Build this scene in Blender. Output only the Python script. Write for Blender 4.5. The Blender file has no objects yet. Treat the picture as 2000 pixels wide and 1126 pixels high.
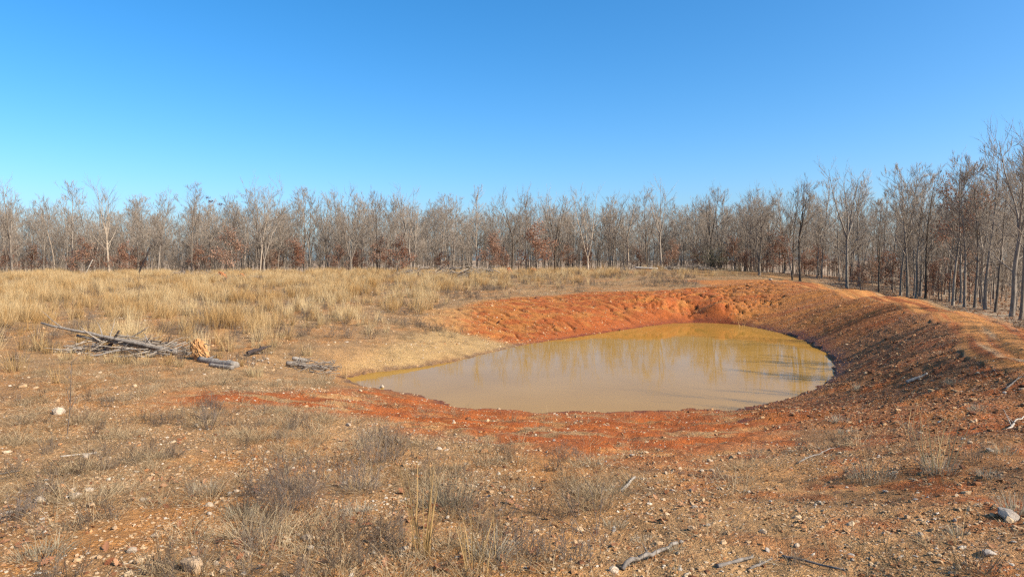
import bpy, math, random
import numpy as np
from mathutils import Vector, Matrix, Euler

random.seed(7)
RNG = np.random.default_rng(7)
scene = bpy.context.scene

# ------------------------------------------------------------------ camera, sky, sun, exposure
WATER_DROP = 4.2                       # water lies 4.2 m below the lens; water level is z = 0
CAM_Z = WATER_DROP
PITCH = math.radians(2.36)
FPX = 1333.3                           # focal length in pixels of the 2000 px wide photograph (24 mm)
cam_data = bpy.data.cameras.new('camera')
cam_data.lens = 24.0
cam_data.sensor_width = 36.0
cam_data.clip_start = 0.05
cam_data.clip_end = 20000.0
cam = bpy.data.objects.new('camera', cam_data)
scene.collection.objects.link(cam)
cam.location = (0, 0, CAM_Z)
cam.rotation_euler = (math.radians(90) - PITCH, 0, 0)
scene.camera = cam

SUN_ELEV = math.radians(36)
SUN_DIR = Vector((0.90, -0.436, 0)).normalized()      # horizontal direction towards the sun
SUN_VEC = Vector((SUN_DIR.x * math.cos(SUN_ELEV), SUN_DIR.y * math.cos(SUN_ELEV), math.sin(SUN_ELEV)))
world = bpy.data.worlds.new('World')
scene.world = world
world.use_nodes = True
wn = world.node_tree
wn.nodes.clear()
sky = wn.nodes.new('ShaderNodeTexSky')
sky.sky_type = 'NISHITA'
sky.sun_disc = False
sky.sun_elevation = SUN_ELEV
sky.sun_rotation = math.atan2(SUN_DIR.x, SUN_DIR.y)
sky.altitude = 300
sky.air_density = 0.85
sky.dust_density = 2.5
sky.ozone_density = 4.5
hsv = wn.nodes.new('ShaderNodeHueSaturation')
hsv.inputs['Hue'].default_value = 0.4945
hsv.inputs['Saturation'].default_value = 1.30
hsv.inputs['Value'].default_value = 1.0
bg = wn.nodes.new('ShaderNodeBackground')
bg.inputs['Strength'].default_value = 0.143
wo = wn.nodes.new('ShaderNodeOutputWorld')
wn.links.new(sky.outputs[0], hsv.inputs['Color'])
wn.links.new(hsv.outputs[0], bg.inputs['Color'])
wn.links.new(bg.outputs[0], wo.inputs['Surface'])

sun_data = bpy.data.lights.new('sun', 'SUN')
sun_data.energy = 5.0
sun_data.angle = math.radians(0.53)
sun_data.color = (1.0, 0.93, 0.82)
sun = bpy.data.objects.new('sun', sun_data)
scene.collection.objects.link(sun)
sun.rotation_euler = SUN_VEC.to_track_quat('Z', 'Y').to_euler()
sun.location = (40, -30, 60)

scene.view_settings.view_transform = 'Standard'
scene.view_settings.look = 'None'
scene.view_settings.gamma = 1.0
scene.view_settings.exposure = 0.76
scene.view_settings.use_curve_mapping = False
scene.cycles.use_denoising = False
scene.cycles.filter_width = 1.3
scene.cycles.max_bounces = 6
scene.cycles.diffuse_bounces = 3
scene.cycles.glossy_bounces = 3
scene.cycles.transparent_max_bounces = 8

# ------------------------------------------------------------------ small helpers
def tag(o, label=None, cat=None, group=None, kind=None):
    if label: o['label'] = label
    if cat: o['category'] = cat
    if group: o['group'] = group
    if kind: o['kind'] = kind
    return o

def link(o, parent=None):
    scene.collection.objects.link(o)
    if parent is not None:
        o.parent = parent
    return o

def mesh_from(name, verts, faces, mat=None, smooth=False):
    me = bpy.data.meshes.new(name)
    me.from_pydata([tuple(v) for v in verts], [], [tuple(int(i) for i in f) for f in faces])
    if mat: me.materials.append(mat)
    if smooth:
        me.polygons.foreach_set('use_smooth', [True] * len(me.polygons))
    me.update()
    return me

def fast_mesh(name, V, tris=None, quads=None, mat=None, smooth=False):
    """numpy mesh: V (n,3); tris (m,3) and/or quads (k,4)"""
    me = bpy.data.meshes.new(name)
    V = np.asarray(V, np.float32)
    me.vertices.add(len(V))
    me.vertices.foreach_set('co', V.ravel())
    loops, starts, pos = [], [], 0
    if quads is not None and len(quads):
        q = np.asarray(quads, np.int32)
        loops.append(q.ravel()); starts.append(pos + 4 * np.arange(len(q))); pos += 4 * len(q)
    if tris is not None and len(tris):
        t = np.asarray(tris, np.int32)
        loops.append(t.ravel()); starts.append(pos + 3 * np.arange(len(t))); pos += 3 * len(t)
    loops = np.concatenate(loops); starts = np.concatenate(starts)
    me.loops.add(len(loops)); me.loops.foreach_set('vertex_index', loops.astype(np.int32))
    me.polygons.add(len(starts)); me.polygons.foreach_set('loop_start', starts.astype(np.int32))
    if smooth:
        me.polygons.foreach_set('use_smooth', np.ones(len(starts), bool))
    if mat: me.materials.append(mat)
    me.update(calc_edges=True)
    return me

def obj(name, me, parent=None):
    return link(bpy.data.objects.new(name, me), parent)

def empty(name, loc, rz=0.0, s=1.0):
    o = bpy.data.objects.new(name, None)
    o.location = loc; o.rotation_euler = (0, 0, rz); o.scale = (s, s, s)
    o.empty_display_size = 0.2
    return link(o)

# ------------------------------------------------------------------ noise
def _hash(ix, iy, seed):
    h = (ix.astype(np.int64) * 374761393 + iy.astype(np.int64) * 668265263 + seed * 1442695041) & 0xFFFFFFFF
    h = ((h ^ (h >> 13)) * 1274126177) & 0xFFFFFFFF
    return (h ^ (h >> 16)) & 0xFFFFFFFF

_GX = np.cos(np.arange(256) / 256 * 2 * np.pi); _GY = np.sin(np.arange(256) / 256 * 2 * np.pi)
def pnoise(x, y, seed=0):
    x = np.asarray(x, float); y = np.asarray(y, float)
    ix = np.floor(x); iy = np.floor(y)
    fx = x - ix; fy = y - iy
    u = fx * fx * fx * (fx * (fx * 6 - 15) + 10); v = fy * fy * fy * (fy * (fy * 6 - 15) + 10)
    def g(ax, ay, dx, dy):
        h = _hash(ax, ay, seed) & 255
        return _GX[h] * dx + _GY[h] * dy
    n00 = g(ix, iy, fx, fy); n10 = g(ix + 1, iy, fx - 1, fy)
    n01 = g(ix, iy + 1, fx, fy - 1); n11 = g(ix + 1, iy + 1, fx - 1, fy - 1)
    return ((n00 * (1 - u) + n10 * u) * (1 - v) + (n01 * (1 - u) + n11 * u) * v) * 1.4

def fbm(x, y, octaves=4, seed=0, gain=0.5):
    s = 0; a = 1.0; t = 0
    for o in range(octaves):
        s = s + a * pnoise(x * 2 ** o + 17.3 * o, y * 2 ** o - 9.1 * o, seed + o); t += a; a *= gain
    return s / t

def sstep(a, b, x):
    t = np.clip((x - a) / (b - a), 0, 1)
    return t * t * (3 - 2 * t)

# ------------------------------------------------------------------ terrain shape
CT, ST = math.cos(PITCH), math.sin(PITCH)
def ray(px, py):
    X = px - 1000.0; Yu = -(py - 563.0)
    return np.array([X, FPX * CT + Yu * ST, -FPX * ST + Yu * CT])

def P(px, py, drop):
    d = ray(px, py)
    t = drop / -d[2]
    return (d[0] * t, d[1] * t)

def project(x, y, z):
    dz = z - CAM_Z
    depth = y * CT - dz * ST
    up = y * ST + dz * CT
    return 1000 + FPX * x / depth, 563 - FPX * up / depth

SHORE_PX = [(680, 738), (740, 727), (820, 717), (900, 703), (960, 688), (1020, 674), (1100, 662), (1180, 650), (1250, 639),
            (1320, 631), (1400, 631), (1460, 637), (1520, 649), (1570, 665), (1610, 688), (1630, 712), (1625, 735),
            (1600, 755), (1560, 772), (1500, 788), (1440, 799), (1390, 801), (1350, 798), (1280, 803), (1200, 804), (1120, 803),
            (1060, 806), (1000, 801), (940, 797), (900, 796), (870, 789), (835, 776), (800, 769), (760, 763), (720, 756), (690, 748)]
def catmull(pts, n):
    pts = np.array(pts); out = []
    m = len(pts)
    for i in range(m):
        p0, p1, p2, p3 = pts[(i - 1) % m], pts[i], pts[(i + 1) % m], pts[(i + 2) % m]
        for k in range(n):
            t = k / n
            out.append(0.5 * (2 * p1 + (p2 - p0) * t + (2 * p0 - 5 * p1 + 4 * p2 - p3) * t * t + (3 * p1 - p0 - 3 * p2 + p3) * t ** 3))
    return np.array(out)
SHORE = np.array([P(a, b, WATER_DROP) for a, b in SHORE_PX])
SHORE_D = catmull(SHORE, 3)

INNER_PX = [(1500, 548, 1.9), (1560, 556, 1.97), (1620, 567, 2.05), (1690, 580, 2.1), (1750, 592, 2.15), (1810, 612, 2.2),
            (1850, 632, 2.25), (1866, 655, 2.27), (1872, 685, 2.3), (1900, 705, 2.32), (2000, 725, 2.3)]
OUTER_PX = [(1540, 546, 1.9), (1600, 553, 1.97), (1700, 568, 2.08), (1800, 585, 2.17), (1900, 610, 2.25), (1990, 640, 2.3)]
INNER = np.array([P(*a) for a in INNER_PX] + [(10.8, 8.0), (11.2, 2.0)])
OUTER = np.array([P(*a) for a in OUTER_PX] + [(15.6, 18.0), (14.8, 11.0), (14.8, 2.0)])

ctrl = []
def C(px, py, d):
    x, y = P(px, py, d); ctrl.append((x, y, CAM_Z - d))
def W(x, y, d):
    ctrl.append((x, y, CAM_Z - d))
for a in SHORE_PX: C(a[0], a[1], WATER_DROP)
for a in INNER_PX: C(*a)
for a in OUTER_PX: C(*a)
for x, y in [(15.6, 18.0), (14.8, 11.0), (10.8, 8.0)]: W(x, y, 2.32)
for x, y in [(11.2, 2.0), (14.8, 2.0)]: W(x, y, 2.35)
for a in [(0, 1126, 2.7), (400, 1126, 2.7), (800, 1126, 2.75), (1200, 1126, 2.75), (1600, 1126, 2.7), (2000, 1126, 2.5),
          (0, 950, 2.95), (400, 950, 3.0), (800, 950, 3.05), (1200, 950, 3.05), (1600, 950, 2.95), (2000, 950, 2.52),
          (0, 850, 3.1), (400, 850, 3.2), (800, 850, 3.35), (1100, 850, 3.55), (1350, 860, 3.5), (1600, 850, 3.25), (1800, 850, 2.85), (2000, 850, 2.48),
          (0, 770, 3.2), (300, 770, 3.3), (600, 770, 3.5), (750, 800, 3.7), (900, 820, 3.92), (1000, 826, 3.95), (1200, 826, 4.0), (1400, 822, 4.0), (1500, 812, 3.92),
          (600, 735, 3.75), (0, 720, 3.25), (200, 720, 3.3), (400, 715, 3.42),
          (0, 670, 3.2), (200, 670, 3.25), (400, 670, 3.35), (560, 690, 3.55), (640, 718, 3.95), (700, 690, 3.65), (700, 650, 3.35),
          (820, 690, 3.85), (800, 640, 3.4),
          (880, 620, 3.25), (1000, 640, 3.8), (1000, 610, 3.25), (1000, 585, 2.8), (1150, 620, 3.55), (1150, 590, 2.95), (1150, 572, 2.6),
          (1300, 606, 3.45), (1300, 583, 2.75), (1300, 570, 2.55), (1400, 595, 3.05), (1400, 565, 2.35), (1440, 555, 2.2), (1345, 612, 3.75),
          (0, 600, 2.9), (300, 600, 2.95), (600, 600, 2.95), (800, 590, 2.85), (0, 560, 2.5), (400, 560, 2.5), (750, 560, 2.5), (1000, 560, 2.4),
          (1250, 555, 2.3), (1420, 545, 2.0), (0, 540, 2.25), (400, 540, 2.2), (800, 537, 2.05), (1100, 535, 1.95), (1400, 530, 1.7), (1480, 540, 1.85),
          (1750, 750, 3.15), (1850, 750, 2.72), (1600, 792, 3.78), (1500, 600, 3.2), (1700, 800, 3.3)]:
    C(*a)
for a in [(-79, 105, 2.0), (-30, 108, 1.95), (0, 118, 1.7), (28, 112, 1.4), (38, 104, 1.75), (46, 96, 2.6),
          (-110, 150, 4.0), (-40, 160, 4.0), (0, 170, 3.4), (40, 170, 3.0), (-100, 290, 14), (0, 300, 12), (60, 300, 8), (150, 260, 4),
          (33, 68, 3.2), (31.5, 60, 3.6), (30, 50, 4.1), (28.5, 42, 4.3), (26, 33, 4.4), (23.5, 25, 4.4), (21.5, 18, 4.2), (20.5, 12, 3.9), (20, 2, 3.6),
          (38, 50, 4.6), (50, 60, 4.5), (45, 80, 4.0), (40, 92, 3.2), (70, 90, 4.0), (60, 130, 3.6), (100, 160, 3.4), (150, 220, 3.2), (60, 40, 4.8), (40, 20, 4.6),
          (60, 0, 4.5), (34, 0, 4.2), (0, 0, 2.65), (0, -10, 2.6), (-10, 0, 2.7), (5, -5, 2.5), (-30, -20, 2.8), (40, -30, 4.2), (0, -60, 2.6),
          (-40, 20, 3.0), (-60, 50, 2.7), (-90, 80, 2.3), (-150, 60, 2.8), (-150, 120, 3.2), (120, 60, 4.6), (-10, 5.5, 2.75), (6, 3, 2.5)]:
    W(*a)
ctrl = np.array(ctrl)
cen = SHORE.mean(0)
for s in (0.75, 0.4):
    pts = cen + (SHORE[::3] - cen) * s
    ctrl = np.vstack([ctrl, np.c_[pts, np.full(len(pts), -0.25 - (1 - s) * 1.0)]])
RB_C = 0.6
def _phi(r2): return np.sqrt(r2 + RB_C * RB_C)
_d2 = ((ctrl[:, None, :2] - ctrl[None, :, :2]) ** 2).sum(-1)
_n = len(ctrl)
_A = np.zeros((_n + 3, _n + 3))
_A[:_n, :_n] = _phi(_d2) - 0.02 * np.eye(_n)
_A[:_n, _n] = 1; _A[:_n, _n + 1:] = ctrl[:, :2]; _A[_n:, :_n] = _A[:_n, _n:].T
_w = np.linalg.solve(_A, np.r_[ctrl[:, 2], 0, 0, 0])

def seg_dist(x, y, poly, closed=False):
    """distance to a polyline, arc length of the nearest point, side sign"""
    best = np.full(x.shape, 1e9); arc = np.zeros(x.shape); side = np.zeros(x.shape)
    n = len(poly); acc = 0.0
    for i in range(n if closed else n - 1):
        a = poly[i]; b = poly[(i + 1) % n]
        d = b - a; L = math.hypot(*d)
        if L < 1e-9: continue
        t = np.clip(((x - a[0]) * d[0] + (y - a[1]) * d[1]) / (L * L), 0, 1)
        dx = x - (a[0] + d[0] * t); dy = y - (a[1] + d[1] * t)
        dd = np.hypot(dx, dy)
        m = dd < best
        best = np.where(m, dd, best); arc = np.where(m, acc + t * L, arc)
        side = np.where(m, np.sign(d[0] * dy - d[1] * dx), side)
        acc += L
    return best, arc, side

def inside(x, y, poly):
    c = np.zeros(x.shape, bool)
    n = len(poly)
    for i in range(n):
        x0, y0 = poly[i]; x1, y1 = poly[(i + 1) % n]
        if y0 == y1: continue
        m = ((y0 > y) != (y1 > y)) & (x < (x1 - x0) * (y - y0) / (y1 - y0) + x0)
        c ^= m
    return c

ROADPOLY = np.vstack([INNER, OUTER[::-1]])
def base_height(x, y):
    z = np.zeros(x.shape)
    for s in range(0, len(x), 40000):
        xs, ys = x[s:s + 40000], y[s:s + 40000]
        d2 = (xs[:, None] - ctrl[None, :, 0]) ** 2 + (ys[:, None] - ctrl[None, :, 1]) ** 2
        z[s:s + 40000] = _phi(d2) @ _w[:_n] + _w[_n] + _w[_n + 1] * xs + _w[_n + 2] * ys
    r = np.hypot(x, y)
    far = sstep(180, 330, r)
    zf = CAM_Z - (10 + np.maximum(r - 250, 0) * 0.012) + 4 * fbm(x / 300, y / 300, 2, 3)
    # woods on the right lie on level ground
    zf = np.where(x > y * 0.28, np.maximum(zf, CAM_Z - 4.2 - np.maximum(r - 250, 0) * .011), zf)
    return z * (1 - far) + zf * far

def terrain(x, y):
    """returns height and a dict of zone masks at world points"""
    x = np.asarray(x, float); y = np.asarray(y, float)
    z = base_height(x, y)
    wx = x + 0.40 * fbm(x / 0.8, y / 0.8, 4, 31, .6); wy = y + 0.45 * fbm(x / 0.8, y / 0.8, 4, 32, .6)
    near = (np.abs(x) < 40) & (y < 90) & (y > -5)
    dsh = np.full(x.shape, 60.0); ins = np.zeros(x.shape, bool)
    d_in = np.full(x.shape, 60.0); arc = np.zeros(x.shape); onroad = np.zeros(x.shape, bool); d_out = np.full(x.shape, 60.0)
    if near.any():
        a, _, _ = seg_dist(wx[near], wy[near], SHORE_D, True); dsh[near] = a
        ins[near] = inside(wx[near], wy[near], SHORE_D)
        a, b, _ = seg_dist(x[near], y[near], INNER); d_in[near] = a; arc[near] = b
        a, _, _ = seg_dist(x[near], y[near], OUTER); d_out[near] = a
        wr = 0.35
        onroad[near] = inside(x[near] + wr * fbm(x[near] / 1.5, y[near] / 1.5, 2, 5), y[near], ROADPOLY)
    px, py = project(x, y, z)
    # zone masks -----------------------------------------------------------------
    # inner dam slope: close to the inner rim on the pond side
    damside = np.zeros(x.shape)
    if near.any():
        # between rim and shore
        q = near & ~onroad & ~ins & (d_in < 26)
        damside[q] = (d_in[q] < 9.5) & (d_out[q] > d_in[q] - 0.01)
        lim = np.interp(y, [6, 12, 16, 20, 26, 34, 44, 60], [7.5, 6.0, 5.0, 6.0, 9, 12, 14.0, 17.0])
        damside *= sstep(0, 1.2, x - lim + 0.6 * fbm(x / 2, y / 2, 2, 11))
    # red clay bank at the far and left side of the pond
    BANK = np.array([P(820, 628, 3.35), P(860, 607, 3.1), P(930, 592, 2.95), P(1010, 582, 2.78), P(1100, 577, 2.68), P(1150, 571, 2.6),
                     P(1250, 568, 2.5), P(1330, 565, 2.45), P(1420, 556, 2.15), P(1500, 547, 1.9), P(1530, 600, 3.3), P(1460, 640, 4.2), P(1320, 640, 4.2), P(1180, 655, 4.2), P(1020, 672, 4.2), P(930, 655, 3.75)])
    NEARRED = np.array([P(520, 772, 3.5), P(640, 764, 3.6), P(740, 760, 4.1), P(860, 790, 4.2), P(1060, 806, 4.2), P(1300, 804, 4.2), P(1480, 795, 4.2), P(1560, 815, 3.85),
                        P(1500, 870, 3.5), P(1300, 905, 3.3), P(1100, 885, 3.4), P(880, 862, 3.5), P(740, 822, 3.6), P(560, 800, 3.45), P(330, 790, 3.35), P(380, 765, 3.35)])
    red = np.zeros(x.shape); bank = np.zeros(x.shape)
    if near.any():
        xn, yn = x[near], y[near]
        jx = 1.1 * fbm(xn / 2.2, yn / 2.2, 3, 41)
        d, _, _ = seg_dist(xn + jx, yn + jx * .6, BANK, True); i = inside(xn + jx, yn + jx * .6, BANK)
        bank[near] = sstep(-0.9, 0.7, np.where(i, d, -d))
        jx = .9 * fbm(xn / 1.4, yn / 1.4, 3, 43)
        d, _, _ = seg_dist(xn + jx * .4, yn + jx, NEARRED, True); i = inside(xn + jx * .4, yn + jx, NEARRED)
        red[near] = sstep(-1.2, 0.8, np.where(i, d, -d))
    forest = sstep(-3, 3, np.where(x > 0, -(y - np.interp(x, [0, 28, 38, 46, 60], [119, 112, 105, 96, 60])) * -1, y - np.interp(x, [-120, -79, -30, 0], [100, 106, 109, 119])))
    fr = sstep(0, 3, x - np.interp(y, [-40, 0, 8, 18, 25, 33, 42, 50, 60, 68, 78, 95], [19, 19, 19, 19.5, 21, 23.5, 26, 27.5, 29.3, 31, 33, 41])) * (y < 112)
    forest = np.maximum(forest, fr)
    # relief ------------------------------------------------------------------
    quiet = sstep(0.0, 1.6, dsh)
    amp = (0.3 + 0.7 * quiet)
    r = np.hypot(x, y)
    road = sstep(0, 0.5, np.where(onroad, np.minimum(d_in, d_out) + .25, 0))
    lump = 0.07 * fbm(x / 4.2, y / 4.2, 3, 1) + 0.045 * fbm(x / 0.8, y / 0.8, 3, 2) + 0.030 * fbm(x / 0.22, y / 0.22, 2, 4) * (r < 60)
    z = z + lump * amp * (1 - 0.6 * road)
    # dozer-track streaks that run down the inner dam slope
    st = fbm(arc * 1.8, d_in * 0.18, 3, 21) * 0.13 + np.abs(pnoise(arc * 0.75, d_in * .12, 22)) * 0.09
    z = z + damside * quiet * (st - .03) + damside * quiet * .03 * fbm(x / .16, y / .16, 2, 23)
    # ruts along the road
    ru = -0.05 * np.exp(-((d_in - 0.75) / 0.22) ** 2) - 0.05 * np.exp(-((d_in - 2.2) / 0.22) ** 2) + 0.05 * fbm(d_in * 3.2, arc * .12, 3, 25) + .03 * fbm(x / .3, y / .3, 2, 26)
    z = z + road * ru
    # rills and cracks in the clay banks (stretched along the run-off)
    ca, sa = 0.55, -0.83
    ur = x * ca + y * sa; vr = -x * sa + y * ca
    rill = 1 - np.abs(pnoise(ur * 0.10 + .5 * fbm(x / 3, y / 3, 2, 53), vr * 0.9 + .5 * fbm(x / 2, y / 2, 2, 54), 51)) * 7.0
    rill = np.clip(rill, 0, 1) ** 3
    rill2 = np.clip(1 - np.abs(pnoise(ur * 0.22, vr * 2.1, 52)) * 7.0, 0, 1) ** 2
    cl = bank * quiet
    gull = sstep(6, 11, x) * sstep(44, 47, y)                    # broken little cliff at the back
    z = z - cl * (0.17 * rill * (1 - .4 * gull) + 0.08 * rill2) + cl * (.05 * np.abs(pnoise(x / .55, y / .8, 58)) + .04 * np.abs(pnoise(x / .22, y / .3, 59)))
    ck = np.clip(1 - np.abs(fbm(x / 1.6, y / 3.2, 4, 55, .6)) * 13.0, 0, 1) ** 1.2
    z = z - cl * gull * 0.26 * ck + cl * gull * 0.05 * fbm(x / .9, y / 1.2, 3, 57)
    # stepped clay ledges along the near shore
    led = fbm(x / 1.5, y / .5, 3, 61)
    z = z + red * 0.05 * np.tanh(led * 6) * (0.35 + .65 * quiet)
    # water line
    z = np.where(ins, np.minimum(z, -0.03 - 0.12 * dsh), np.maximum(z, 0.015 + np.minimum(dsh * .10, .07)))
    m = dict(dsh=dsh, ins=ins, damside=damside, road=road, bank=bank, red=red, forest=forest, arc=arc, d_in=d_in, rill=rill * cl, px=px, py=py, gull=gull * cl)
    return z, m

GRID = {}
def height(x, y):
    """height of the finished ground mesh (bilinear in its polar grid)"""
    x = np.atleast_1d(np.asarray(x, float)); y = np.atleast_1d(np.asarray(y, float))
    th, rr, Z = GRID['th'], GRID['rr'], GRID['Z']
    r = np.clip(np.hypot(x, y), rr[0], rr[-1] * .999); t = np.clip(np.degrees(np.arctan2(x, y)), th[0], th[-1] - 1e-6)
    i = np.clip(np.searchsorted(rr, r) - 1, 0, len(rr) - 2); j = np.clip(np.searchsorted(th, t) - 1, 0, len(th) - 2)
    a = (r - rr[i]) / (rr[i + 1] - rr[i]); b = (t - th[j]) / (th[j + 1] - th[j])
    return (Z[i, j] * (1 - b) + Z[i, j + 1] * b) * (1 - a) + (Z[i + 1, j] * (1 - b) + Z[i + 1, j + 1] * b) * a

def ground_at(x, y):
    _, m = terrain(x, y)
    return height(x, y), m

def on_ground(px, py):
    """the point of the ground that this pixel of the photograph shows"""
    d = ray(px, py)
    t = np.geomspace(3, 125, 1500) / d[1]
    x, y, zz = d[0] * t, d[1] * t, CAM_Z + d[2] * t
    h = np.maximum(height(x, y), 0); gap = zz - h
    k = int(np.argmax(gap <= 0)) if (gap <= 0).any() else int(np.argmin(gap / t))
    return Vector((x[k], y[k], h[k]))

def at_depth(px, py, depth):
    d = ray(px, py); t = depth / d[1]
    return Vector((d[0] * t, depth, CAM_Z + d[2] * t))

# ------------------------------------------------------------------ materials
ALB = 0.82
def al(c): return tuple(v * ALB for v in c)
def new_mat(name):
    m = bpy.data.materials.new(name); m.use_nodes = True
    nt = m.node_tree; nt.nodes.clear()
    out = nt.nodes.new('ShaderNodeOutputMaterial')
    b = nt.nodes.new('ShaderNodeBsdfPrincipled')
    nt.links.new(b.outputs[0], out.inputs[0])
    b.inputs['Roughness'].default_value = 0.9
    b.inputs['Specular IOR Level'].default_value = 0.2
    return m, nt, b, out

def N(nt, kind, **kw):
    n = nt.nodes.new(kind)
    for k, v in kw.items():
        if k in ('operation', 'blend_type', 'data_type', 'attribute_name', 'attribute_type', 'feature', 'noise_dimensions', 'interpolation', 'distance'): setattr(n, k, v)
        else: n.inputs[k].default_value = v
    return n

def ramp(nt, stops):
    r = nt.nodes.new('ShaderNodeValToRGB')
    el = r.color_ramp.elements
    while len(el) > 1: el.remove(el[-1])
    el[0].position = stops[0][0]; el[0].color = (*stops[0][1], 1)
    for p, c in stops[1:]:
        e = el.new(p); e.color = (*c, 1)
    return r

def mixc(nt, a, b, fac, mode='MIX'):
    m = nt.nodes.new('ShaderNodeMix'); m.data_type = 'RGBA'; m.blend_type = mode; m.clamp_factor = True
    for sock, v in ((m.inputs[0], fac), (m.inputs[6], a), (m.inputs[7], b)):
        if hasattr(v, 'is_linked') or hasattr(v, 'links'):
            nt.links.new(v, sock)
        elif isinstance(v, (int, float)): sock.default_value = v
        else: sock.default_value = (*v, 1)
    return m.outputs[2]

def math_(nt, op, a, b=None, clamp=False):
    m = nt.nodes.new('ShaderNodeMath'); m.operation = op; m.use_clamp = clamp
    for i, v in enumerate((a, b)):
        if v is None: continue
        if isinstance(v, (int, float)): m.inputs[i].default_value = v
        else: nt.links.new(v, m.inputs[i])
    return m.outputs[0]

def ground_material():
    m, nt, b, out = new_mat('soil')
    L = nt.links.new
    geo = nt.nodes.new('ShaderNodeNewGeometry')
    soil = N(nt, 'ShaderNodeAttribute', attribute_name='soil')
    mask = N(nt, 'ShaderNodeAttribute', attribute_name='mask')      # R gravel, G wetness, B thatch
    sep = nt.nodes.new('ShaderNodeSeparateColor'); L(mask.outputs['Color'], sep.inputs[0])
    n1 = N(nt, 'ShaderNodeTexNoise', Scale=1.3, Detail=6.0, Roughness=0.65); L(geo.outputs['Position'], n1.inputs['Vector'])
    n2 = N(nt, 'ShaderNodeTexNoise', Scale=14.0, Detail=5.0, Roughness=0.7); L(geo.outputs['Position'], n2.inputs['Vector'])
    vo = N(nt, 'ShaderNodeTexVoronoi', Scale=22.0, Randomness=1.0); L(geo.outputs['Position'], vo.inputs['Vector'])
    vo2 = N(nt, 'ShaderNodeTexVoronoi', Scale=60.0, Randomness=1.0); L(geo.outputs['Position'], vo2.inputs['Vector'])
    col = soil.outputs['Color']
    r1 = ramp(nt, [(0.25, (0.58, 0.55, 0.52)), (0.5, (1, 1, 1)), (0.75, (1.28, 1.27, 1.22))]); L(n1.outputs['Fac'], r1.inputs[0])  # random soil mottling, range widened to put shadow contrast into the colour
    col = mixc(nt, col, r1.outputs[0], 0.8, 'MULTIPLY')
    r2 = ramp(nt, [(0.3, (0.42, 0.39, 0.37)), (0.55, (1.0, 1.0, 1.0)), (0.75, (1.45, 1.43, 1.38))]); L(n2.outputs['Fac'], r2.inputs[0])  # fine mottling, dark end deepened to paint small shadows into the soil
    col = mixc(nt, col, r2.outputs[0], 0.7, 'MULTIPLY')
    # embedded pebbles
    sv = nt.nodes.new('ShaderNodeSeparateColor'); L(vo.outputs['Color'], sv.inputs[0])
    rp = ramp(nt, [(0.0, (0.30, 0.15, 0.07)), (0.35, (0.46, 0.26, 0.12)), (0.7, (0.55, 0.38, 0.22)), (0.93, (0.62, 0.50, 0.36)), (1.0, (0.72, 0.64, 0.54))])
    L(sv.outputs[0], rp.inputs[0])
    pm = math_(nt, 'LESS_THAN', vo.outputs['Distance'], 0.36)
    pick = math_(nt, 'GREATER_THAN', sv.outputs[1], 0.45)
    pm = math_(nt, 'MULTIPLY', math_(nt, 'MULTIPLY', pm, pick), math_(nt, 'MULTIPLY', sep.outputs[0], 0.75))
    col = mixc(nt, col, rp.outputs[0], pm)
    s2 = nt.nodes.new('ShaderNodeSeparateColor'); L(vo2.outputs['Color'], s2.inputs[0])
    r3 = ramp(nt, [(0, (0.5, 0.47, 0.44)), (0.6, (1.0, 1.0, 1.0)), (1, (1.55, 1.52, 1.45))]); L(s2.outputs[0], r3.inputs[0])  # tone per grain, its dark end also lowered to stand in for shadow
    col = mixc(nt, col, r3.outputs[0], 0.6, 'MULTIPLY')
    wetc = mixc(nt, col, (0.42, 0.36, 0.40), sep.outputs[1], 'MULTIPLY')
    L(wetc, b.inputs['Base Color'])
    rg = math_(nt, 'SUBTRACT', 0.93, math_(nt, 'MULTIPLY', sep.outputs[1], 0.45)); L(rg, b.inputs['Roughness'])
    # relief finer than the mesh
    peb = math_(nt, 'MULTIPLY', math_(nt, 'SUBTRACT', 0.5, vo.outputs['Distance']), math_(nt, 'MULTIPLY', pick, sep.outputs[0]))
    hgt = math_(nt, 'ADD', math_(nt, 'MULTIPLY', n2.outputs['Fac'], 0.05), math_(nt, 'MULTIPLY', peb, 0.035))
    hgt = math_(nt, 'ADD', hgt, math_(nt, 'MULTIPLY', vo2.outputs['Distance'], -0.012))
    bp = N(nt, 'ShaderNodeBump', Strength=1.0, Distance=1.0); L(hgt, bp.inputs['Height']); L(bp.outputs[0], b.inputs['Normal'])
    return m
M_SOIL = ground_material()

def water_material():
    m, nt, b, out = new_mat('muddy_water')
    L = nt.links.new
    geo = nt.nodes.new('ShaderNodeNewGeometry')
    n = N(nt, 'ShaderNodeTexNoise', Scale=0.35, Detail=3.0); L(geo.outputs['Position'], n.inputs['Vector'])
    r = ramp(nt, [(0.3, (0.275, 0.145, 0.025)), (0.7, (0.31, 0.167, 0.033))]); L(n.outputs['Fac'], r.inputs[0])
    L(r.outputs[0], b.inputs['Base Color'])
    b.inputs['Roughness'].default_value = 0.005
    b.inputs['IOR'].default_value = 1.095
    b.inputs['Specular IOR Level'].default_value = 0.5
    mp = nt.nodes.new('ShaderNodeMapping'); mp.inputs['Scale'].default_value = (1.0, 2.2, 1.0); L(geo.outputs['Position'], mp.inputs['Vector'])
    w = N(nt, 'ShaderNodeTexNoise', Scale=2.2, Detail=2.0); L(mp.outputs[0], w.inputs['Vector'])
    bp = N(nt, 'ShaderNodeBump', Strength=1.0, Distance=0.0012); L(w.outputs['Fac'], bp.inputs['Height']); L(bp.outputs[0], b.inputs['Normal'])
    return m
M_WATER = water_material()

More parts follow.
